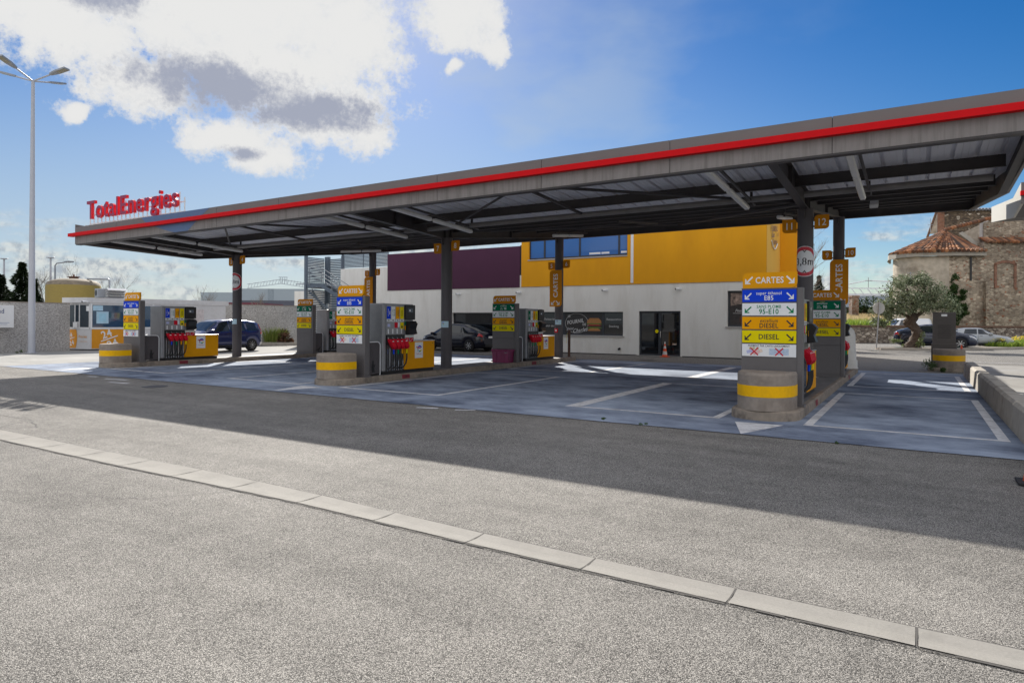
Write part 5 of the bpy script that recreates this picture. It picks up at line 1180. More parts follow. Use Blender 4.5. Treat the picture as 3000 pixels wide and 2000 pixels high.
small_lamp(*cf(-52.5, 75).xy, 8.55, 'disc', 'slim white lamp post rising behind the storage tank')
small_lamp(*cf(-52.0, 75).xy, 7.7, 'arm', 'thin grey lamp post with sideways arm behind the storage tank')
# storage tank
tk = empty('storage_tank', cf(-35.9, 54), label='large round mustard fibreglass tank with domed top behind the wall', cat='tank')
TKM = mat('mustard_fibreglass', (.30, .225, .055), .7, var=.22, scale=6, stretch=(1, 1, 14), dirt=(.22, .17, .06), dscale=1.5)
b = mb(TKM); b.rev([(1.9, 0), (1.93, 4.1), (1.9, 4.4)], n=48); b.build('barrel', tk)
b = mb(mat('weathered_fibreglass', (.22, .18, .13), .8, var=.3, scale=4)); b.rev([(1.9, 4.4), (1.82, 4.62), (1.55, 4.78), (1.0, 4.92), (.4, 4.96), (0, 4.96)], n=48); b.build('dome', tk)
b = mb(mat('rust_hatch', (.16, .07, .045), .8)); b.rev([(.34, 4.85), (.34, 5.08), (.45, 5.08), (.45, 5.13), (0, 5.13)], n=20); b.cyl((0, 0, 5.1), (0, 0, 5.3), .07, n=8); b.build('hatch', tk)
b = mb(GAL); b.tube([(.9, .6, 4.95), (1.7, 1.1, 4.95), (2.35, 1.5, 4.95), (2.45, 1.55, 4.85), (2.45, 1.55, 1)], .07, 8); b.build('overflow_pipe', tk)
# warehouse far behind
def cf(a, d, z=0): return Vector((R.x*a+F.x*d, R.y*a+F.y*d, z))
wh = empty('warehouse', cf(-48.4, 118), rz=YAW, label='pale blue grey industrial warehouse with roof walkway rails far behind', cat='building')
WB_ = mat('warehouse_cladding', (.36, .43, .47), .6, var=.04, stretch=(8, 1, 1), scale=3)
b = mb(WB_); b.box(-7.3, 0, 0, 30, 0, 6.5); b.box(0, 13, 0, 30, 0, 7.2); b.m(mat('warehouse_dark_band', (.10, .11, .14), .6)).box(0, 13.45, -.05, 0, 0, 5.1); b.m(mat('cladding_darker', (.28, .34, .38), .6)).box(4.7, 5.7, -.06, 0, 5.1, 7.2); b.build('cladding', wh)
b = mb(GAL)
def rz_(x): return 7.25+max(0, 1.0-abs(x-6.3)*.15)
for i in range(20):
    x = .3+i*.55; b.cyl((x, 2, rz_(x)), (x+.3, 2, rz_(x)+.9), .035, n=5)
for dz_ in (0, .75): b.cyl((.2, 2, rz_(.2)+dz_), (6.3, 2, rz_(6.3)+dz_), .05, n=5); b.cyl((6.3, 2, rz_(6.3)+dz_), (12, 2, rz_(12)+dz_), .05, n=5)
for x in (6.2, 6.6, 7.0, 7.4): b.cyl((x, 2, 8.2), (x, 2, 9.4), .04, n=5)
b.cyl((5.9, 2, 9.4), (7.5, 2, 9.4), .05, n=5); b.box(9.0, 11, 2, 2.5, 8.05, 8.25); b.build('roof_walkway', wh)
b = mb(WALL); b.box(-1.15, 1.6, 0, 4, 0, 4.65); tag(b.build('white_outbuilding', None, cf(-21.3, 68)), 'low white outbuilding beside the stair tower', 'building'); COL.objects['white_outbuilding'].rotation_euler = (0, 0, YAW)
b = mb(mat('maroon_roof_metal', (.16, .03, .05), .6)); b.box(-8, 8, 0, 10, 0, 3.95); o = b.build('maroon_shed', None, cf(-42, 88)); o.rotation_euler = (0, 0, YAW); tag(o, 'long low shed with maroon roof edge behind the kiosk', 'shed')
# planting strip kerb + bushes by the car
e = empty('planter_kerb', (-38.3, 28.3, 0), label='low concrete kerb of the planting strip behind the dark blue car', cat='kerb'); b = mb(LOWW); prism_line(b, (0, 0, .1), (3.1, 1.7, .1), .14, .2); b.build('kerb_stone', e)
LG1 = leaf_mat('grass_green_leaf', (.13, .20, .03), (.35, .38, .10)); LRD = leaf_mat('reddish_brown_leaf', (.07, .035, .02), (.14, .07, .04))
def blades(b, c, rad, h, n_, w_=.012, flop=.6, rng=random):
    for _ in range(n_):
        a = rng.uniform(0, 2*pi); r_ = rad*sqrt(rng.random())*.6; p = Vector((c[0]+cos(a)*r_, c[1]+sin(a)*r_, c[2])); hh = h*rng.uniform(.5, 1)
        d = Vector((cos(a), sin(a), 0))*flop*hh*rng.uniform(.3, 1); s_ = Vector((-sin(a), cos(a), 0))*w_
        m_ = p+d*.4+Vector((0, 0, hh*.65)); t_ = p+d+Vector((0, 0, hh))
        b.add([p-s_, p+s_, m_+s_*.8, m_-s_*.8, t_], [(0, 1, 2, 3), (3, 2, 4)])
def leaf_cloud(b, c, r, n_, size, rng=random, clumps=0, flat=.0, mats=None):
    """many small leaf faces through an uneven volume made of clumps"""
    cl = []
    for _ in range(max(1, clumps)):
        while True:
            v = Vector((rng.uniform(-1, 1), rng.uniform(-1, 1), rng.uniform(-1, 1)))
            if .35 < v.length < 1 or clumps == 0: break
        cl.append((v if clumps else Vector((0, 0, 0)), rng.uniform(.28, .5) if clumps else 1))
    for i in range(n_):
        cc, cr = cl[i % len(cl)]
        v = Vector((rng.gauss(0, 1), rng.gauss(0, 1), rng.gauss(0, 1))).normalized()*(rng.random()**.45)*cr+cc
        p = Vector((c[0]+v.x*r[0], c[1]+v.y*r[1], c[2]+v.z*r[2]))
        a = Vector((rng.uniform(-1, 1), rng.uniform(-1, 1), rng.uniform(-1, 1))).normalized(); q = a.orthogonal().normalized(); q = Matrix.Rotation(rng.uniform(0, 6.3), 3, a) @ q
        s_ = size*rng.uniform(.6, 1.3)
        if mats: b.m(mats[rng.randrange(len(mats))])
        b.add([p-a*s_, p+q*s_*.42, p+a*s_, p-q*s_*.42], [(0, 1, 2, 3)])
b = mb(LG1); rg = random.Random(3)
for i in range(4): blades(b, (.25*i-.3, .2*i, .15), .45, 1.15, 130, .014, .7, rg)
tag(b.build('grass_clump', None, (-37.3, 29.5, 0)), 'bright green ornamental grass clump by the rendered wall', 'shrub')
b = mb(LRD); leaf_cloud(b, (0, 0, .42), (1.1, .7, .5), 900, .11, rg, 7); tag(b.build('brown_shrub', None, (-36.95, 30.3, 0)), 'low reddish brown shrub beside the grass clump', 'shrub')
# ------------------------------------------------------------------ trees
BARK = mat('bark', (.09, .07, .055), .9, var=.3, scale=10, bump=.5, bscale=30); PBARK = mat('pale_bark', (.20, .17, .14), .9, var=.3, scale=10)
def tree_skel(b, p, d, ln, r_, depth, rng, out, spread=.5, up_=.15, seg=3, shrink=.72, kidn=(2, 3)):
    pts = [p]; rs = [r_]; q = p
    for i in range(seg):
        d = (d+Vector((rng.uniform(-1, 1), rng.uniform(-1, 1), rng.uniform(-.4, 1)))*.16+Vector((0, 0, up_*.2))).normalized(); q = q+d*ln/seg; pts.append(q); rs.append(r_*(1-.4*(i+1)/seg))
    b.tube(pts, r_, 5 if depth < 3 else 7, rs)
    if depth <= 0: out.append(q); return
    for _ in range(rng.randint(*kidn)):
        ax = Vector((rng.uniform(-1, 1), rng.uniform(-1, 1), rng.uniform(-.2, .6))).normalized()
        tree_skel(b, pts[rng.randint(max(1, seg-1), seg)], (d+ax*spread*1.3).normalized(), ln*shrink*rng.uniform(.8, 1.15), rs[-1]*.8, depth-1, rng, out, spread, up_, seg, shrink, kidn)
def bare_tree(x, y, h, seed, lb, depth=5, m_=None):
    rng = random.Random(seed); e = empty('bare_tree', (x, y, 0), label=lb, cat='tree', group='leafless trees behind the left wall'); b = mb(m_ or PBARK); out = []
    tree_skel(b, Vector((0, 0, 0)), Vector((0, 0, 1)), h*.33, h*.022, depth, rng, out, .62, .3, 3, .74, (2, 4)); b.build('branches', e)
for (a, d, h, sd_, lb, dp) in ((-50.0, 70, 8.6, 4, 'leafless tree between the big lamp post and the tank', 5), (-48.0, 71, 7.8, 9, 'leafless tree rising over the left side of the tank', 5),
    (-40.0, 66, 6.6, 12, 'leafless tree right of the storage tank', 5), (-38.3, 67, 5.8, 21, 'small leafless tree beyond the ventilator stack', 4),
    (-31.3, 70, 5.6, 31, 'thin leafless sapling left of the column 3 and 4', 4), (-27.3, 70, 5.7, 35, 'thin leafless sapling right of the column 3 and 4', 4), (-33.4, 72, 5.2, 39, 'short leafless sapling before the pale warehouse', 4),
    (21.6, 50, 8.6, 44, 'leafless tree behind the column 11 and 12', 5)):
    p = cf(a, d); bare_tree(p.x, p.y, h, sd_, lb, dp)
CN1 = leaf_mat('conifer_leaf', (.012, .022, .010), (.035, .055, .022), .1)
def conifer(x, y, h, r_, seed, lb, grp='dark conifers behind the left boundary wall', n_=5200):
    rng = random.Random(seed); e = empty('conifer_tree', (x, y, 0), label=lb, cat='tree', group=grp); b = mb(BARK); b.cyl((0, 0, 0), (0, 0, h*.95), r_*.09, .03, n=8); b.build('trunk', e); b = mb(CN1)
    for i in range(n_):
        t = rng.random()**.8; z = h*(.08+.92*t); lay = .72+.28*sin(z*3.2+seed); rr = r_*(1-t)**.75*lay*(rng.random()**.4); a = rng.uniform(0, 2*pi); rr *= .78+.32*sin(a*3+seed+z)
        p = Vector((cos(a)*rr, sin(a)*rr, z-.18*rr)); d = Vector((cos(a), sin(a), rng.uniform(-.5, .35))).normalized(); s_ = d.cross(Vector((rng.uniform(-1, 1), rng.uniform(-1, 1), 1))).normalized()*.07; l_ = rng.uniform(.15, .42)
        b.add([p-s_, p+d*l_*.5-s_*1.6, p+d*l_, p+s_], [(0, 1, 2, 3)])
    b.build('crown', e)
for (a, d, h, r_, sd_, lb) in ((-51.2, 66, 6.0, 2.6, 1, 'dark conifer at the far left picture edge'), (-49.4, 66.5, 7.3, 2.3, 2, 'tallest dark conifer left of the big lamp post'),
    (-47.9, 66, 5.6, 1.9, 3, 'shorter dark conifer directly behind the big lamp post'), (-46.7, 67, 4.4, 1.6, 5, 'low dark conifer between lamp post and tank')):
    p = cf(a, d); conifer(p.x, p.y, h, r_, sd_, lb)
# ------------------------------------------------------------------ cars
def interp(pts, x):
    if x <= pts[0][0]: return pts[0][1]
    for (a, b_), (c, d) in zip(pts[:-1], pts[1:]):
        if x <= c: return b_+(d-b_)*(x-a)/(c-a) if c > a else d
    return pts[-1][1]
def smooth(pts, x, h=.07): return sum(interp(pts, x+h*k) for k in (-1, -.5, 0, .5, 1))/5
def car(name, loc, rz, L_, W_, top, belt, paint, lb, wb, wr, wh_c, cowl, roof0, roof1, rear0, side_win, rimkind='spoke', sc_=1.0, lamp_style=0, grille=True):
    e = empty(name, loc, rz, label=lb, cat='car'); e.scale = (sc_, sc_, sc_)
    hw = W_/2; xf, xr = wh_c
    def width(x): t = abs(x)/(L_/2); return hw*(1-.30*max(0, (t-.78)/.22)**2.2)*(1-.03*max(0, t-.4))
    low = [(-L_/2, .42), (-L_/2+.12, .30), (-L_/2+.4, .2), (L_/2-.5, .2), (L_/2-.12, .24), (L_/2, .34)]
    def S(x, v):
        """body surface: v 0..8 around one side (bottom centre to roof centre); negative v = other side"""
        sgn = 1 if v >= 0 else -1; v = abs(v)
        zt = smooth(top, x) if abs(x) < L_/2-.1 else interp(top, x); z_b = min(interp(belt, x), zt-.07); zl = interp(low, x); w_ = width(x); za = zl
        for xc in (xf, xr):
            d2 = (wr*1.17)**2-(x-xc)**2
            if d2 > 0: za = max(za, wr*.98+sqrt(d2))
        za = min(za, z_b-.12)
        z6 = max(z_b+.03, zt-.06); y5 = w_*.955; y6 = y5-.035-.33*max(0, z6-z_b-.03)
        P = [(0, zl+.0), (w_*.80, zl), (w_*.965, max(za, zl+.07)), (w_, za+(z_b-za)*.38), (w_*.985, za+(z_b-za)*.72), (y5, z_b), (y6, z6), (y6*.80, zt-.012), (0, zt)]
        i = min(7, int(v)); f = v-i; a, b_ = P[i], P[i+1]
        return Vector((x, sgn*(a[0]+(b_[0]-a[0])*f), a[1]+(b_[1]-a[1])*f))
    xs = [-L_/2]
    while xs[-1] < L_/2-.001: xs.append(min(L_/2, xs[-1]+(.03 if min(abs(xs[-1]-xf), abs(xs[-1]-xr)) < wr*1.25 else .06)))
    vv = [0, 1, 2, 3, 4, 5, 6, 7, 8]; ring = vv+[-k for k in vv[7:0:-1]]
    b = mb(paint); n = len(ring); vs = [S(x, v) for x in xs for v in ring]
    fs = [(i*n+j, i*n+(j+1) % n, (i+1)*n+(j+1) % n, (i+1)*n+j) for i in range(len(xs)-1) for j in range(n)]
    b.add(vs, fs, True); b.add(vs[:n], [tuple(range(n))]); b.add(vs[-n:], [tuple(range(n))]); b.build('body', e)
    def nrm(x, v):
        h = .02; a = S(min(x+h, L_/2), v)-S(max(x-h, -L_/2), v); c = S(x, v+.05 if v < 7.9 else v)-S(x, v-.05); m_ = c.cross(a)
        if m_.length < 1e-9: return Vector((0, 0, 1))
        m_.normalize(); ref = S(x, v)-Vector((x*.75, 0, .65)); return m_ if m_.dot(ref) > 0 else -m_
    def patch(mt, nm, cells, off=.007, both=True, par=None, un=10, vn=5):
        """cells: list of (xa_fn or x at v0, ...) -> (x00,x10,x11,x01,v0,v1): corner x at bottom-left, bottom-right, top-right, top-left"""
        b = mb(mt)
        for (x00, x10, x11, x01, v0, v1) in cells:
            for sg in ((1, -1) if both else (1,)):
                vs = []
                for j in range(vn+1):
                    g_ = j/vn; v = v0+(v1-v0)*g_; xa = x00+(x01-x00)*g_; xb = x10+(x11-x10)*g_
                    for i in range(un+1):
                        x = xa+(xb-xa)*i/un; p = S(x, v); m_ = nrm(x, v); q = p+m_*off; vs.append(Vector((q.x, q.y*sg, q.z)))
                b.add(vs, [(j*(un+1)+i, j*(un+1)+i+1, (j+1)*(un+1)+i+1, (j+1)*(un+1)+i) for j in range(vn) for i in range(un)], True)
        return b.build(nm, par or e)
    for c_ in side_win: patch(GLC, 'side_window', [c_])
    def across(mt, nm, x0, x1, off=.007, vlo=6.1):
        b = mb(mt); N1 = 10; N2 = 12; vs = []
        for j in range(N1+1):
            x = x0+(x1-x0)*j/N1
            for i in range(N2+1):
                t = -1+2*i/N2; sg = 1 if t >= 0 else -1; v = 8-(8-vlo)*abs(t); p = S(x, v); p.y *= sg; h = .03; sl = (smooth(top, x+h)-smooth(top, x-h))/(2*h)
                m_ = Vector((-sl, 0, 1)).normalized(); vs.append(p+m_*off)
        b.add(vs, [(j*(N2+1)+i, j*(N2+1)+i+1, (j+1)*(N2+1)+i+1, (j+1)*(N2+1)+i) for j in range(N1) for i in range(N2)], True); return b.build(nm, e)
    across(GLC, 'windscreen', cowl, roof1); across(GLC, 'rear_window', rear0[0], rear0[1])
    # lamps, grille, plates
    HLM = mat('headlamp_glass', (.55, .58, .62), .1, var=.1, spec=.8); TLM = mat('tail_lamp_red', (.55, .01, .015), .2, spec=.8)
    f = L_/2
    patch(HLM, 'headlamp', [(f-.42, f-.07, f-.09, f-.50, 4.25, 4.85)], .006)
    patch(TLM, 'tail_lamp', [(-f+.06, -f+.32, -f+.26, -f+.07, 4.3, 4.95)], .006)
    if lamp_style == 1: patch(TLM, 'tall_tail_lamp', [(-f+.10, -f+.20, -f+.36, -f+.27, 5.05, 5.95)], .01)
    b = mb(BLK); b.box(f-.045, f+.012, -hw*.62, hw*.62, .34, .46, .01)
    if grille: b.box(f-.05, f+.010, -hw*.36, hw*.36, .56, .66, .01)
    b.box(-f-.012, -f+.03, -hw*.55, hw*.55, .30, .42, .01); b.build('bumper_grille', e)
    b = mb(WHT); b.box(f+.012, f+.02, -.26, .26, .44, .55); b.box(-f-.02, -f-.012, -.26, .26, .78 if lamp_style != 1 else .62, .89 if lamp_style != 1 else .73)
    b.m(BLUE); b.box(f+.013, f+.0215, -.26, -.22, .44, .55); b.build('number_plate_panel', e)
    patch(BLKP, 'door_gap', [(xx, xx+.012, xx+.012, xx, 2.3, 4.95) for xx in ((xf-wr-.12), (xf+xr)/2-.02, xr+wr+.10)], .003, un=1)
    patch(BLKP, 'sill_trim', [(xr+wr+.12, xf-wr-.12, xf-wr-.12, xr+wr+.12, 1.9, 2.35)], .004)
    patch(mat('dark_handle', (.03, .03, .035), .3), 'door_handle', [(xx, xx+.17, xx+.17, xx, 4.55, 4.68) for xx in ((xf+xr)/2+.06, xr+wr+.22)], .02)
    for sg in (1, -1): b = mb(paint); p = S(cowl-.18, 5.2); b.box(p.x-.11, p.x+.09, *sorted((sg*(p.y+.02), sg*(p.y+.20))), p.z-.02, p.z+.12, .03); b.build('wing_mirror', e)
    for xc in (xf, xr):
        for sg in (1, -1):
            yo = sg*(hw-.02); yi = sg*(hw-.24); b = mb(TYRE)
            prof = [(wr*.6, 0), (wr*.93, 0), (wr, .04), (wr, .17), (wr*.93, .21), (wr*.6, .21)]
            n_ = 28; vs = [(xc+cos(2*pi*i/n_)*r_, yo-sg*y_, wr+sin(2*pi*i/n_)*r_) for r_, y_ in prof for i in range(n_)]
            b.add(vs, [(j*n_+i, j*n_+(i+1) % n_, (j+1)*n_+(i+1) % n_, (j+1)*n_+i) for j in range(5) for i in range(n_)], True); wo = b.build('wheel', e)
            b = mb(RIM); y_ = yo-sg*.012; 
            def W3(r_, t, dy=0): return (xc+cos(t)*r_, y_+sg*dy, wr+sin(t)*r_)
            for i in range(28):
                t0, t1 = 2*pi*i/28, 2*pi*(i+1)/28; b.add([W3(wr*.60, t0), W3(wr*.70, t0), W3(wr*.70, t1), W3(wr*.60, t1)], [(0, 1, 2, 3)])
            ns = {'spoke': 7, 'multi': 9, 'cover': 6}[rimkind]; ws = {'spoke': .16, 'multi': .10, 'cover': .36}[rimkind]
            for i in range(ns):
                t = 2*pi*i/ns+.3; b.add([W3(wr*.1, t-ws*2), W3(wr*.64, t-ws*.75), W3(wr*.64, t+ws*.75), W3(wr*.1, t+ws*2)], [(0, 1, 2, 3)])
            b.disc((xc, y_+sg*.004, wr), wr*.14, 14, 'y'); b.build('rim', wo)
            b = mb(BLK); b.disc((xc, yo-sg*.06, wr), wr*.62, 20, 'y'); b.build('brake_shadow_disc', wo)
    b = mb(BLK); b.box(xr-wr*1.12, xf+wr*1.12, -hw*.78, hw*.78, .18, .62); b.build('underbody', e)
    return e
NAVYP = mat('dark_blue_car_paint', (.018, .028, .115), .25, metal=.3, var=.03, coat=1.0)
BLKC = mat('black_car_paint', (.004, .006, .018), .15, metal=0, var=.03, coat=.3, spec=.5)
NAV2 = mat('midnight_car_paint', (.008, .016, .045), .2, metal=.3, var=.03, coat=1.0)
SILV = mat('silver_car_paint', (.34, .36, .38), .35, metal=.5, var=.05, coat=.6)
WHC = mat('white_car_paint', (.70, .72, .74), .3, var=.03, coat=.6)
car('parked_car', (-31.75, 21.75, 0), radians(-86), 4.33, 1.83,
    [(-2.17, .70), (-2.12, .95), (-2.06, 1.12), (-1.95, 1.36), (-1.78, 1.48), (-1.2, 1.56), (-.2, 1.60), (.3, 1.57), (.62, 1.47), (1.22, 1.08), (1.4, 1.01), (1.9, .88), (2.1, .72), (2.17, .5)],
    [(-2.2, 1.0), (1.4, .95)], NAVYP, 'dark blue people carrier driving out behind the column 3 and 4', 2.64, .32, (1.30, -1.34), 1.27, -.2, .55, (-2.0, -1.80),
    [(.0, .95, .52, .02, 5.08, 5.93), (-.95, -.06, -.04, -.93, 5.08, 5.93), (-1.72, -1.06, -1.04, -1.58, 5.08, 5.88)], 'multi', 1.08, 1)
car('parked_car', (-22.5, 30.85, 0), radians(176), 4.75, 1.92,
    [(-2.38, .75), (-2.33, 1.0), (-2.25, 1.10), (-2.1, 1.16), (-1.5, 1.38), (-.8, 1.56), (-.1, 1.62), (.35, 1.59), (.75, 1.42), (1.38, 1.08), (1.55, 1.02), (2.1, .88), (2.3, .74), (2.38, .5)],
    [(-2.4, 1.06), (-1.3, 1.02), (1.6, .93)], BLKC, 'glossy black electric hatchback parked along the bakery wall', 2.89, .35, (1.43, -1.46), 1.42, -.1, .62, (-2.05, -1.1),
    [(.12, 1.15, .62, .12, 5.1, 5.95), (-.85, .04, .04, -.75, 5.1, 5.95), (-1.5, -.93, -.85, -1.0, 5.1, 5.8)], 'spoke', .97, 0, False)
pA = cf(29.0, 45.3)
car('parked_car', (pA.x, pA.y, 0), YAW-radians(30), 4.57, 1.84,
    [(-2.28, .75), (-2.25, .98), (-2.15, 1.12), (-1.9, 1.20), (-1.2, 1.43), (-.5, 1.56), (0, 1.58), (.4, 1.53), (.75, 1.38), (1.18, 1.12), (1.3, 1.07), (2.0, .95), (2.2, .80), (2.28, .5)],
    [(-2.3, 1.06), (1.3, 1.0)], NAV2, 'midnight blue coupe crossover parked behind the olive tree', 2.72, .36, (1.36, -1.38), 1.22, 0, .62, (-1.95, -1.0),
    [(.05, 1.0, .55, .05, 5.1, 5.93), (-.85, -.03, -.03, -.78, 5.1, 5.93), (-1.45, -.93, -.86, -1.05, 5.1, 5.75)], 'spoke', 1.06)
pB = cf(33.5, 47.6)
car('parked_car', (pB.x, pB.y, 0), YAW-radians(26), 4.2, 1.66,
    [(-2.1, .8), (-2.05, .98), (-1.7, 1.05), (-1.1, 1.33), (-.7, 1.40), (0, 1.41), (.25, 1.38), (.85, 1.02), (1.0, .95), (1.8, .80), (2.03, .68), (2.1, .48)],
    [(-2.2, .95), (1.1, .90)], SILV, 'faded silver grey saloon parked behind the crossover', 2.45, .30, (1.25, -1.2), .92, 0, .32, (-1.6, -1.15),
    [(.0, .70, .28, .0, 5.1, 5.92), (-.85, -.07, -.07, -.75, 5.1, 5.92)], 'cover', 1.02)
pC = cf(35.4, 59.5)
car('parked_van', (pC.x, pC.y, .35), YAW+radians(176), 4.3, 1.8,
    [(-2.15, 1.2), (-2.1, 1.7), (-1.9, 1.8), (0, 1.82), (.6, 1.78), (1.2, 1.2), (1.35, 1.1), (1.9, .95), (2.15, .6)],
    [(-2.2, 1.05), (1.3, 1.0)], WHC, 'white van partly hidden behind the stone wall and the olive tree', 2.7, .31, (1.3, -1.35), 1.2, 0, .7, (-2.1, -2.0),
    [(.0, 1.0, .62, .0, 5.1, 5.9)], 'cover', 1.0)['category'] = 'van'

# ------------------------------------------------------------------ right side: second canopy, cabinet, planter, olive
c2 = empty('neighbouring_canopy', (2.4, 22.6, 0), label='pale end of a second butterfly canopy at the right picture edge', cat='canopy')
CW = mat('cream_fascia', (.44, .425, .38), .5, var=.03, scale=2); yv, y1_ = 24.35, 31.0
def z2(y): y += 22.6; return 5.0-(y-22.6)*.08 if y < yv else 4.86+(y-yv)*.11
def prof2(b, x0, x1, h0, h1):
    ys = [0, yv-22.6, y1_-22.6]
    for ya, yb in zip(ys[:-1], ys[1:]):
        vs = [(x, y, z2(y)+h) for h in (h0, h1) for y in (ya, yb) for x in (x0, x1)]
        b.add(vs, [(0, 2, 3, 1), (4, 5, 7, 6), (0, 1, 5, 4), (2, 6, 7, 3), (0, 4, 6, 2), (1, 3, 7, 5)])
b = mb(CW); prof2(b, 0, .06, 0, .58); b.build('end_fascia', c2)
b = mb(FASC); b.box(0, 12, -.05, 0, 5.34, 5.58); b.box(0, 12, -.05, 0, 5.0, 5.22); b.build('front_fascia', c2); b = mb(REDS); b.box(-.02, 12, -.15, 0, 5.22, 5.34); b.build('red_stripe', c2)
b = mb(STEEL); prof2(b, .06, 12, .0, .03); prof2(b, .06, 12, .42, .46); b.build('soffit', c2)
b = mb(COLM)
for x in (5, 11): b.cyl((x, 3.5, 0), (x, 3.5, 5.0), .19, n=16)
b.build('column', c2)
cabm = mat('dark_taupe_cabinet', (.105, .092, .084), .6, var=.1, bump=.1)
e = empty('service_cabinet', (.86, 29.3, .14), label='plain dark taupe cabinet standing on the far right concrete bollard', cat='cabinet')
b = mb(cabm); b.box(-.36, .36, -.1, .2, .5, 2.0, .012); b.box(-.40, .40, -.12, .22, .1, .85, .03); b.box(-.38, -.2, -.12, .22, 1.98, 2.01); b.m(mat('cabinet_louvre', (.06, .052, .048), .7))
for i in range(7): b.box(-.2, .2, -.106, -.1, 1.05+i*.075, 1.075+i*.075)
b.m(STLT).box(-.09, .09, -.108, -.1, 1.85, 1.93); b.build('cabinet_body', e)
cone((1.42, 29.75, 0), 1.25, 'orange traffic cone half hidden behind the taupe cabinet', True)
W_G = leaf_mat('weed_leaf', (.04, .08, .02), (.10, .17, .05)); rg = random.Random(11)
for i, (x, y, r_, lb) in enumerate(((.38, 28.95, .24, 'taller weed tuft left of the far right bollard plinth'), (.52, 28.45, .18, 'dark weed tuft at the far right bollard foot'), (.8, 28.05, .09, 'small weed in front of the far right bollard plinth'))):
    b = mb(W_G); leaf_cloud(b, (0, 0, r_*.9), (r_, r_, r_), 220, .035, rg, 0); tag(b.build('weed_tuft', None, (x, y, 0)), lb, 'weed')
for i, (x, y, lb) in enumerate(((-3.9, 10.55, 'tiny green weed at the slab joint left of the right island'), (-4.6, 10.56, 'tiny weed in the slab joint nearer the lane bay'), (-1.0, 10.54, 'tiny weed in the slab joint before the right bay'), (-37.8, 15.0, 'small weed at the foot of the boundary wall near the lamp'), (-37.6, 12.9, 'small weed at the foot of the boundary wall under the sign'))):
    b = mb(W_G); r_ = .05 if x > -30 else .16; leaf_cloud(b, (0, 0, r_*.6), (r_*1.6, r_, r_), 60, r_*.3, rg, 2); tag(b.build('weed_sprig', None, (x, y, 0)), lb, 'weed')
# planter island
PL = [cf(23.6, 42.2), cf(26.5, 42.3), cf(30, 43.0), cf(33.8, 44.4), cf(38.5, 47.5), cf(44, 52), cf(46, 56), cf(36.2, 55.6), cf(35.0, 47.0), cf(31.5, 45.0), cf(27, 43.9), cf(23.9, 43.4)]
e = empty('planter_island', (0, 44, 0), label='long kerbed planting island with gravel and grass behind the forecourt', cat='planter')
KB = mat('kerb_stone', (.33, .30, .26), .85, var=.12, scale=4, bump=.2); b = mb(KB); n = len(PL); c_ = sum(PL, Vector((0, 0, 0)))/n; off = Vector((0, -44, 0))
inn = []
for i in range(n):
    a, p_, c2_ = PL[i-1], PL[i], PL[(i+1) % n]; t_ = (c2_-a).normalized(); nn = Vector((-t_.y, t_.x, 0)); inn.append(p_+nn*.16)
vs = [p+off for p in PL]+[p+off+Vector((0, 0, .14)) for p in PL]+[p+off+Vector((0, 0, .14)) for p in inn]
b.add(vs, [(j*n+i, j*n+(i+1) % n, (j+1)*n+(i+1) % n, (j+1)*n+i) for j in range(2) for i in range(n)]); b.build('kerb', e)
b = mb(mat('planter_gravel', (.30, .26, .21), .95, var=.4, scale=14, bump=.5, dirt=(.16, .13, .10), dscale=2)); b.add([p+off+Vector((0, 0, .125)) for p in inn], [tuple(range(n))]); b.build('gravel_bed', e)
GRS = leaf_mat('verge_grass', (.09, .18, .02), (.34, .42, .06), .3); YFL = leaf_mat('yellow_flower', (.75, .55, .02), (.85, .70, .05)); b = mb(GRS); rg = random.Random(5)
for i in range(520):
    t = rg.random(); a0 = 33.5+11*t; d0 = 44.9+7.0*t**1.2+rg.random()*2.6; p = cf(a0, d0)
    b.m(GRS); blades(b, (p.x, p.y, .12), .25, .42+.25*t, 12, .016, .6, rg)
    if rg.random() < .25: b.m(YFL); leaf_cloud(b, (p.x, p.y, .62+.25*t), (.18, .18, .1), 7, .05, rg)
tag(b.build('verge_grass'), 'bright green verge grass with yellow flowers right of the parked cars', None, None, 'stuff')
b = mb(mat('weed_membrane', (.02, .07, .05), .7)); 
for a0, a1 in ((25.0, 26.6), (27.6, 29.4)): 
    p, q = cf(a0, 42.8), cf(a1, 42.85); b.add([p+Vector((0, 0, .145)), q+Vector((0, 0, .145)), q+F*.5+Vector((0, 0, .16)), p+F*.5+Vector((0, 0, .16))], [(0, 1, 2, 3)])
tag(b.build('weed_membrane'), 'dark green sheet of weed membrane under the olive tree', 'ground sheet')
# olive tree
ol = empty('olive_tree', cf(26.15, 43.0, .12), label='old olive tree with gnarled trunk and silvery green crown', cat='tree')
OB = mat('olive_bark', (.075, .055, .042), .95, var=.45, scale=9, bump=1.0, bscale=14); b = mb(OB); rg = random.Random(8)
def gn(pts, rs):
    P_ = [Vector(p) for p in pts]; n_ = 14; vs = []
    fine = []; 
    for (p, r0), (q, r1) in zip(zip(P_[:-1], rs[:-1]), zip(P_[1:], rs[1:])):
        for k_ in range(5): t = k_/5; fine.append((p.lerp(q, t), r0+(r1-r0)*t))
    fine.append((P_[-1], rs[-1]))
    for i, (p, r_) in enumerate(fine):
        for k_ in range(n_):
            a = 2*pi*k_/n_; rr = r_*(1+.22*sin(a*3+i*.35)+.13*sin(a*5-i*.6)+rg.uniform(-.05, .05)); vs.append((p.x+cos(a)*rr, p.y+sin(a)*rr, p.z+rg.uniform(-.01, .01)))
    b.add(vs, [(i*n_+k_, i*n_+(k_+1) % n_, (i+1)*n_+(k_+1) % n_, (i+1)*n_+k_) for i in range(len(fine)-1) for k_ in range(n_)], True)
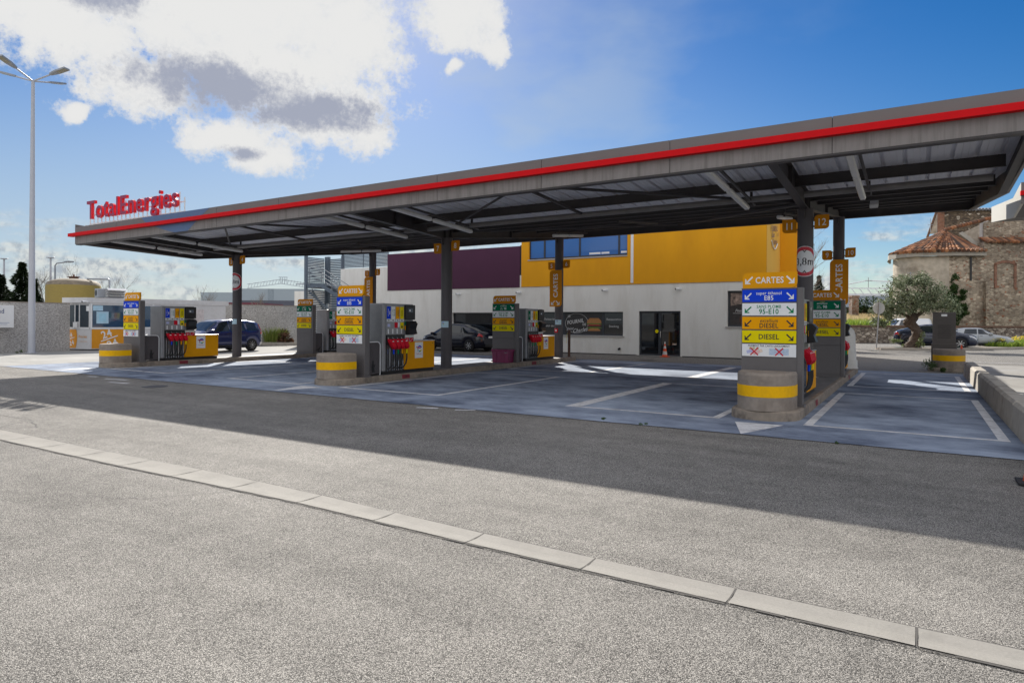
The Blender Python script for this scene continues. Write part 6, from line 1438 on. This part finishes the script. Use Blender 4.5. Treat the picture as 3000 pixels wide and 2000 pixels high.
gn([(-.25, 0, -.05), (-.08, 0, .15), (.12, 0, .45), (.26, 0, .8), (.22, 0, 1.1), (-.02, 0, 1.35), (-.16, 0, 1.65), (-.05, 0, 1.95), (.05, 0, 2.2)], [.66, .43, .33, .29, .28, .33, .37, .32, .22])
b.build('trunk', ol); b = mb(OB)
for q, r0 in (((-.9, .2, 3.0), .16), ((-.3, -.3, 3.7), .15), ((.6, .1, 3.9), .17), ((1.2, -.2, 3.0), .14), ((.2, .6, 3.6), .13), ((-1.3, -.3, 2.6), .12)):
    q = Vector(q); p = Vector((0, 0, 1.9)); m_ = p.lerp(q, .5)+Vector((rg.uniform(-.2, .2), rg.uniform(-.2, .2), .1)); b.tube([p, m_, q, q+(q-m_)*.5], r0, 7, [r0, r0*.7, r0*.4, r0*.15])
b.build('limbs', ol)
OL = leaf_mat('olive_leaf', (.06, .08, .042), (.29, .34, .21), .15); b = mb(OL)
for (cx, cy, cz, rx, ry, rz_2, n_) in ((-.1, 0, 3.75, 1.3, 1.3, .95, 4200), (1.15, .1, 3.15, 1.15, 1.15, .8, 3000), (-1.15, -.1, 2.75, 1.1, 1.1, .75, 2400), (-1.75, .1, 2.1, .75, .8, .6, 1500), (1.9, -.2, 2.55, .75, .8, .6, 1500), (.3, -.6, 2.9, 1.3, .8, .6, 1800), (-.6, .3, 4.35, .55, .5, .4, 700), (.5, 0, 4.45, .5, .5, .35, 500), (-2.1, -.1, 1.65, .45, .5, .3, 500)):
    leaf_cloud(b, (cx, cy, cz), (rx*1.05, ry, rz_2*1.08), int(n_*.72), .08, rg, 26)
b.build('crown', ol)
b = mb(leaf_mat('olive_sucker_leaf', (.10, .14, .04), (.25, .30, .14))); leaf_cloud(b, (-.75, -.3, .35), (.5, .3, .35), 260, .06, rg, 4); leaf_cloud(b, (.55, -.3, .5), (.45, .3, .5), 320, .06, rg, 5); b.build('suckers', ol)
# road sign seen from behind
e = empty('road_sign', cf(23.15, 41.9, .12), rz=YAW, label='round road sign seen from behind on a leaning grey pole', cat='road sign'); b = mb(GAL); b.cyl((0, 0, 0), (.2, 0, 2.95), .035, n=10); b.build('pole', e)
b = mb(mat('sign_back_grey', (.36, .36, .34), .5)); b.cyl((.18, .05, 2.55), (.18, .07, 2.55), .38, n=32); b.box(.0, .36, .03, .05, 2.45, 2.5); b.box(.0, .36, .03, .05, 2.62, 2.67); b.build('disc_back', e)
# stone walls
ST1 = stone_mat('wall_stones', 3.2, (.14, .105, .08), (.46, .40, .33), (.10, .08, .065)); COP = mat('brick_coping', (.13, .075, .05), .9, var=.3, scale=6, bump=.3)
e = empty('stone_wall', cf(43, 57), rz=YAW, label='low rubble stone wall with brown coping behind the parked cars', cat='wall')
b = mb(ST1); b.box(-14.5, 14, 0, .45, 0, 1.36); b.build('stonework', e); b = mb(COP); b.box(-14.55, 14, -.05, .5, 1.36, 1.53, .03); b.build('coping', e)
# raised dry grass bank behind the wall
b = mb(mat('grass_bank_soil', (.17, .17, .07), .95, var=.4, scale=2)); p0, p1, p2, p3 = cf(27, 57.6, 1.2), cf(70, 57.6, 1.2), cf(70, 90, 3.0), cf(25, 90, 3.0); b.add([p0, p1, p2, p3], [(0, 1, 2, 3)]); tag(b.build('grass_bank'), kind='structure')
DRY = leaf_mat('dry_grass', (.42, .33, .17), (.60, .50, .30), .3); b = mb(DRY); rg = random.Random(17)
for i in range(1500):
    a0 = rg.uniform(29, 37.5); d0 = rg.uniform(58, 76); p = cf(a0*d0/66, d0, 1.2+1.8*(d0-57.6)/32.4); b.m(DRY if d0 > 63+rg.uniform(-3, 3) else GRS); blades(b, tuple(p), .5, .75, 10, .03, .35, rg)
tag(b.build('bank_grass'), 'dry straw coloured grass on the bank behind the stone wall', None, None, 'stuff')
# hedge, brick pillar, conifer, stadium
e = empty('ivy_hedge', cf(41, 78), rz=YAW, label='dark green ivy covered hedge beyond the grass bank', cat='hedge'); IV = leaf_mat('ivy_leaf', (.012, .030, .008), (.05, .10, .02), .1); IV2 = leaf_mat('ivy_leaf_light', (.13, .18, .02), (.26, .28, .04), .2); b = mb(IV); rg = random.Random(23)
for x, h_, mt, n_ in ((-4.5, 4.0, IV, 1200), (-3, 4.8, IV, 1600), (-1.2, 4.4, IV, 1500), (.8, 5.2, IV, 1700), (2.3, 4.6, IV2, 900), (3.6, 5.9, IV2, 1400), (5, 5.4, IV, 1400), (-4.8, 5.6, IV, 600)):
    b.m(mt); leaf_cloud(b, (x, 0, h_*.6), (1.3, 1.0, h_*.42), n_, .16, rg, 10)
b.build('foliage', e); b = mb(BARK); b.box(-5, 6, .4, .6, 0, 3.6); b.build('ivy_stems', e)
b = mb(stone_mat('pillar_brick', 5, (.26, .16, .11), (.40, .32, .26), (.25, .22, .19), 1)); b.box(-.36, .36, -.36, .36, 2.0, 4.5); b.box(-.42, .42, -.42, .42, 4.5, 4.7); o = b.build('brick_pillar', None, cf(37.3, 72)); o.rotation_euler = (0, 0, YAW); tag(o, 'old brick gate pillar in front of the hedge', 'pillar')
p = cf(51.2, 110); conifer(p.x, p.y, 9.6, 2.3, 8, 'dark rounded conifer visible between columns 11-12 and 9-10', 'distant conifer', 3200)
e = empty('stadium_stand', cf(98, 182), rz=YAW, label='white steel trusses of a stadium stand far beyond the hedge', cat='stadium'); b = mb(WHT)
b.box(-16, 16, 0, .6, 9.2, 9.8); b.box(-9, 14, 0, .5, 11.1, 11.4)
for i in range(14): x = -14+i*2.2; b.cyl((x, 0, 9.5), (x-1.4, 0, 11.2 if i > 2 else 10.2), .13, n=5)
for (xa, za), (xb, zb2) in zip([(-15, 10.2), (-8, 11.8), (0, 13.4), (5, 13.2), (16, 12.0)][:-1], [(-15, 10.2), (-8, 11.8), (0, 13.4), (5, 13.2), (16, 12.0)][1:]): b.cyl((xa, 0, za), (xb, 0, zb2), .16, n=6)
b.build('truss', e); b = mb(mat('stand_grey', (.35, .40, .46), .7)); b.box(-16, 16, 1, 8, 0, 9.6); b.build('stand', e)
# ------------------------------------------------------------------ old church
ch = empty('old_church', cf(44, 62), rz=YAW, label='old rubble stone church with rounded apse and orange tiled roofs', cat='building')
CST = stone_mat('church_rubble', 3.4, (.20, .15, .105), (.54, .45, .34), (.36, .30, .23), 1, .13); PLS = mat('church_plaster', (.46, .40, .32), .9, var=.22, scale=2.2, bump=.5, dirt=(.20, .16, .12), dscale=.7, damt=.85); CORN = mat('cornice_stone', (.36, .33, .28), .85, var=.15, scale=3, dirt=(.2, .17, .14), dscale=1.5)
TILE = tile_mat('terracotta_tile', (.33, .12, .045), (.52, .26, .13), (.055, .038, .03)); BRK = stone_mat('church_brick', 7, (.28, .13, .08), (.38, .19, .12), (.26, .2, .16), 1)
# local frame: x lateral, y depth, origin at (44, 62)
ap = [(-4.5, 6), (-6.2, 3.5), (-6.85, 2.3), (-7.05, 1.2), (-6.8, .2), (-6.0, -.55), (-4.9, -.9), (-3.6, -1.0)]
b = mb(PLS)
b.add([(x, y, z) for x, y in ap for z in (0, 7.95)], [(2*i, 2*i+2, 2*i+3, 2*i+1) for i in range(len(ap)-1)], True)
b.build('apse_plaster_wall', ch)
b = mb(CST); b.add([(-3.6, -1.0, 0), (-.3, -.9, 0), (-.3, -.9, 8.2), (-3.6, -1.0, 8.2)], [(0, 1, 2, 3)]); b.build('apse_stone_wall', ch)
b = mb(BLK); b.box(-1.66, -1.50, -1.03, -.95, 5.7, 7.9); b.build('slit_window', ch)
ev = [(-4.9, 6), (-6.6, 3.6), (-7.3, 2.2), (-7.35, .9), (-7.0, -.2), (-6.1, -1.0), (-4.8, -1.35), (-3.5, -1.5), (-1.9, -1.42), (-.3, -1.35)]
b = mb(CORN); zc0, zc1 = 7.85, 8.30
for i, ((xa, ya), (xb, yb)) in enumerate(zip(ev[:-1], ev[1:])):
    za, zb3 = .03*i, .03*(i+1)
    b.add([(xa, ya+.1, zc0+za*.5), (xb, yb+.1, zc0+zb3*.5), (xb, yb+.1, zc1+zb3), (xa, ya+.1, zc1+za)], [(0, 1, 2, 3)]); b.add([(xa, ya+.1, zc0), (xb, yb+.1, zc0+zb3*.5), (xb*.97, yb+.6, zc0+zb3*.5), (xa*.97, ya+.6, zc0)], [(0, 1, 2, 3)])
b.build('cornice', ch)
apx = Vector((-1.2, 3.2, 10.9)); b = mb(TILE); rg = random.Random(2)
def on_eave(t):
    s_ = t*(len(ev)-1); i = min(len(ev)-2, int(s_)); f_ = s_-i; return Vector((ev[i][0]+(ev[i+1][0]-ev[i][0])*f_, ev[i][1]+(ev[i+1][1]-ev[i][1])*f_-.1, 8.32+.2*max(0, t-.6)))
NT = 34
for i in range(NT):
    q = on_eave((i+.5)/NT); 
    if (i+.5)/NT > .82: tp = Vector((q.x-.1, 2.0, 8.5+.6*(1)))+Vector((0, 0, 0)); tp = q.lerp(Vector((-1.0, 3.2, 10.0)), .55)
    else: tp = apx
    m_ = 9
    for k_ in range(m_):
        t0, t1 = k_/m_, (k_+1)/m_; r0 = .17*(1-.75*t0); b.tube([q.lerp(tp, t0)+Vector((0, 0, .05)), q.lerp(tp, t1)+Vector((0, 0, .02))], r0, 6, [r0, r0*.82])
for i in range(24): a, c_ = on_eave(i/24), on_eave((i+1)/24); b.add([a, c_, apx], [(0, 1, 2)])
b.build('apse_tile_roof', ch)
b = mb(TILE); q = Vector((-5.3, -1.35, 8.4))
for k_ in range(16):
    t0, t1 = k_/16, (k_+1.15)/16; b.tube([q.lerp(apx, t0)+Vector((0, 0, .12)), q.lerp(apx, t1)+Vector((0, 0, .08))], .19, 7, [.19, .15])
q2 = Vector((4.2, 3.6, 12.3)); q3 = Vector((-5.0, 6, 8.5))
for k_ in range(20):
    t0, t1 = k_/20, (k_+1.15)/20; b.tube([apx.lerp(q2, t0)+Vector((0, 0, .1)), apx.lerp(q2, t1)+Vector((0, 0, .06))], .19, 7, [.19, .15])
    b.tube([q3.lerp(apx, t0), q3.lerp(apx, t1)], .17, 6, [.17, .14])
b.build('ridge_tiles', ch)
# sacristy gable and wall right of the apse
b = mb(PLS); b.add([(-1.1, 1.2, 10.3), (-.1, .0, 8.9), (-.1, .0, 11.0)], [(0, 1, 2)]); b.m(CORN).add([(-1.4, 1.0, 10.35), (-1.0, 1.0, 10.5), (.05, -.3, 8.9), (-.15, -.3, 8.6)], [(0, 1, 2, 3)])
b.m(mat('whitewashed_stone', (.42, .39, .37), .9, var=.15, scale=4)).add([(-.1, 0, 8.8), (.95, .3, 8.8), (.95, .3, 11.5), (-.1, 0, 11.1)], [(0, 1, 2, 3)]); b.build('gable_buttress', ch)
b = mb(CST); b.add([(-.3, -.9, 0), (6, -.9, 0), (6, -.9, 9.3), (-.3, -.9, 9.3)], [(0, 1, 2, 3)]); b.add([(-.3, -.9, 0), (-.3, 2, 0), (-.3, 2, 9.3), (-.3, -.9, 9.3)], [(0, 1, 2, 3)]); b.box(-.35, .35, -1.25, -.9, 0, 5.6); b.build('side_wall', ch)
b = mb(BRK); bx0, bx1, z0_, z1_ = .85, 2.45, 5.0, 7.1; b.box(bx0-.22, bx0, -.98, -.9, z0_, z1_+.2); b.box(bx1, bx1+.22, -.98, -.9, z0_, z1_+.2)
for i in range(8): t0, t1 = i/8, (i+1)/8; xa, xb = bx0-.2+(bx1-bx0+.4)*t0, bx0-.2+(bx1-bx0+.4)*t1; za, zb4 = z1_+.25*sin(pi*t0), z1_+.25*sin(pi*t1); b.add([(xa, -.98, za), (xb, -.98, zb4), (xb, -.98, zb4+.25), (xa, -.98, za+.25)], [(0, 1, 2, 3)])
b.build('blind_window_brickwork', ch)
b = mb(TILE)
for i in range(24): x = -.2+i*.26; b.tube([(x, -1.25, 9.25), (x+.02, -.3, 9.75)], .12, 6, [.125, .1])
b.add([(-.3, -1.2, 9.2), (6, -1.2, 9.2), (6, 0, 9.85), (-.3, 0, 9.85)], [(0, 1, 2, 3)]); b.build('side_tile_course', ch)
b = mb(CST); b.add([(.3, .05, 8.6), (7, .05, 8.6), (7, .05, 12.6), (4.6, .05, 12.4), (.3, .05, 11.2)], [(0, 1, 2, 3, 4)]); b.build('upper_side_wall', ch)
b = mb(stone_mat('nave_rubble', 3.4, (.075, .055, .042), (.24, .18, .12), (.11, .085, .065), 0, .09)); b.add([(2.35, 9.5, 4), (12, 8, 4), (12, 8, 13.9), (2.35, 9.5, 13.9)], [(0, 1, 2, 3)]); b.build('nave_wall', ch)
b = mb(PLS); b.add([(1.3, 9.6, 11.4), (2.0, 9.45, 11.4), (2.0, 9.45, 13.8), (1.75, 9.45, 13.8)], [(0, 1, 2, 3)]); b.m(BRK).add([(2.0, 9.44, 4), (2.75, 9.40, 4), (2.75, 9.40, 13.9), (2.0, 9.44, 13.9)], [(0, 1, 2, 3)]); b.m(COP); b.cyl((.9, 9.4, 11.0), (1.95, 9.4, 14.0), .12, n=6); b.build('nave_corner', ch)
b = mb(mat('grey_roof_tile', (.16, .17, .2), .8, var=.2))
for i in range(32): x = 2.2+i*.32; b.tube([(x, 9.2-.15*i*.3, 13.95), (x, 10.6, 14.3)], .15, 6)
b.build('nave_tile_edge', ch)
b = mb(CST); b.box(-1.5, 6, 3.4, 6, 0, 8.3); b.build('inner_masonry', ch)
b = mb(mat('pale_downpipe', (.5, .52, .54), .5)); b.cyl((3.85, -1.1, 0), (3.85, -1.1, 11.0), .1, n=8); tag(b.build('church_downpipe', ch), 'pale vertical pipe at the right picture edge')
b = mb(GAL); b.cyl((-8.9, 3, 5.2), (-8.9, 3, 6.2), .03, n=4); b.cyl((-9.2, 3, 5.9), (-8.5, 3, 5.9), .03, n=4); b.cyl((-6.8, -.1, 6.0), (-6.8, -.4, 6.0), .02, n=4); b.cyl((-6.8, -.4, 5.7), (-6.8, -.4, 6.5), .03, n=4); b.cyl((-7.1, -.4, 6.4), (-6.5, -.4, 6.4), .02, n=4); b.cyl((1.0, 9, 11.5), (1.0, 9, 13.0), .03, n=4); b.cyl((.7, 9, 12.3), (1.3, 9, 12.3), .025, n=4); b.build('aerials', ch)
e = empty('ivy_column', cf(40.3, 60.2), rz=YAW, label='tall dark green ivy climbing the church wall beside the olive', cat='climbing plant'); b = mb(IV); rg = random.Random(41)
for cx, cz, rx, rz3, n_ in ((-.1, 5.6, .35, .7, 500), (0, 4.6, .65, .8, 1100), (.1, 3.6, .75, .9, 1300), (.3, 2.6, .8, .8, 1200), (-.4, 2.0, .9, .7, 1000), (.6, 3.0, .6, .6, 600)): leaf_cloud(b, (cx, 0, cz), (rx*1.45, .45, rz3*1.15), n_, .1, rg, 8)
b.build('foliage', e); b = mb(BARK); b.tube([(0, .2, 0), (.1, .15, 2.5), (0, .2, 5)], .1, 6); b.build('stem', e)
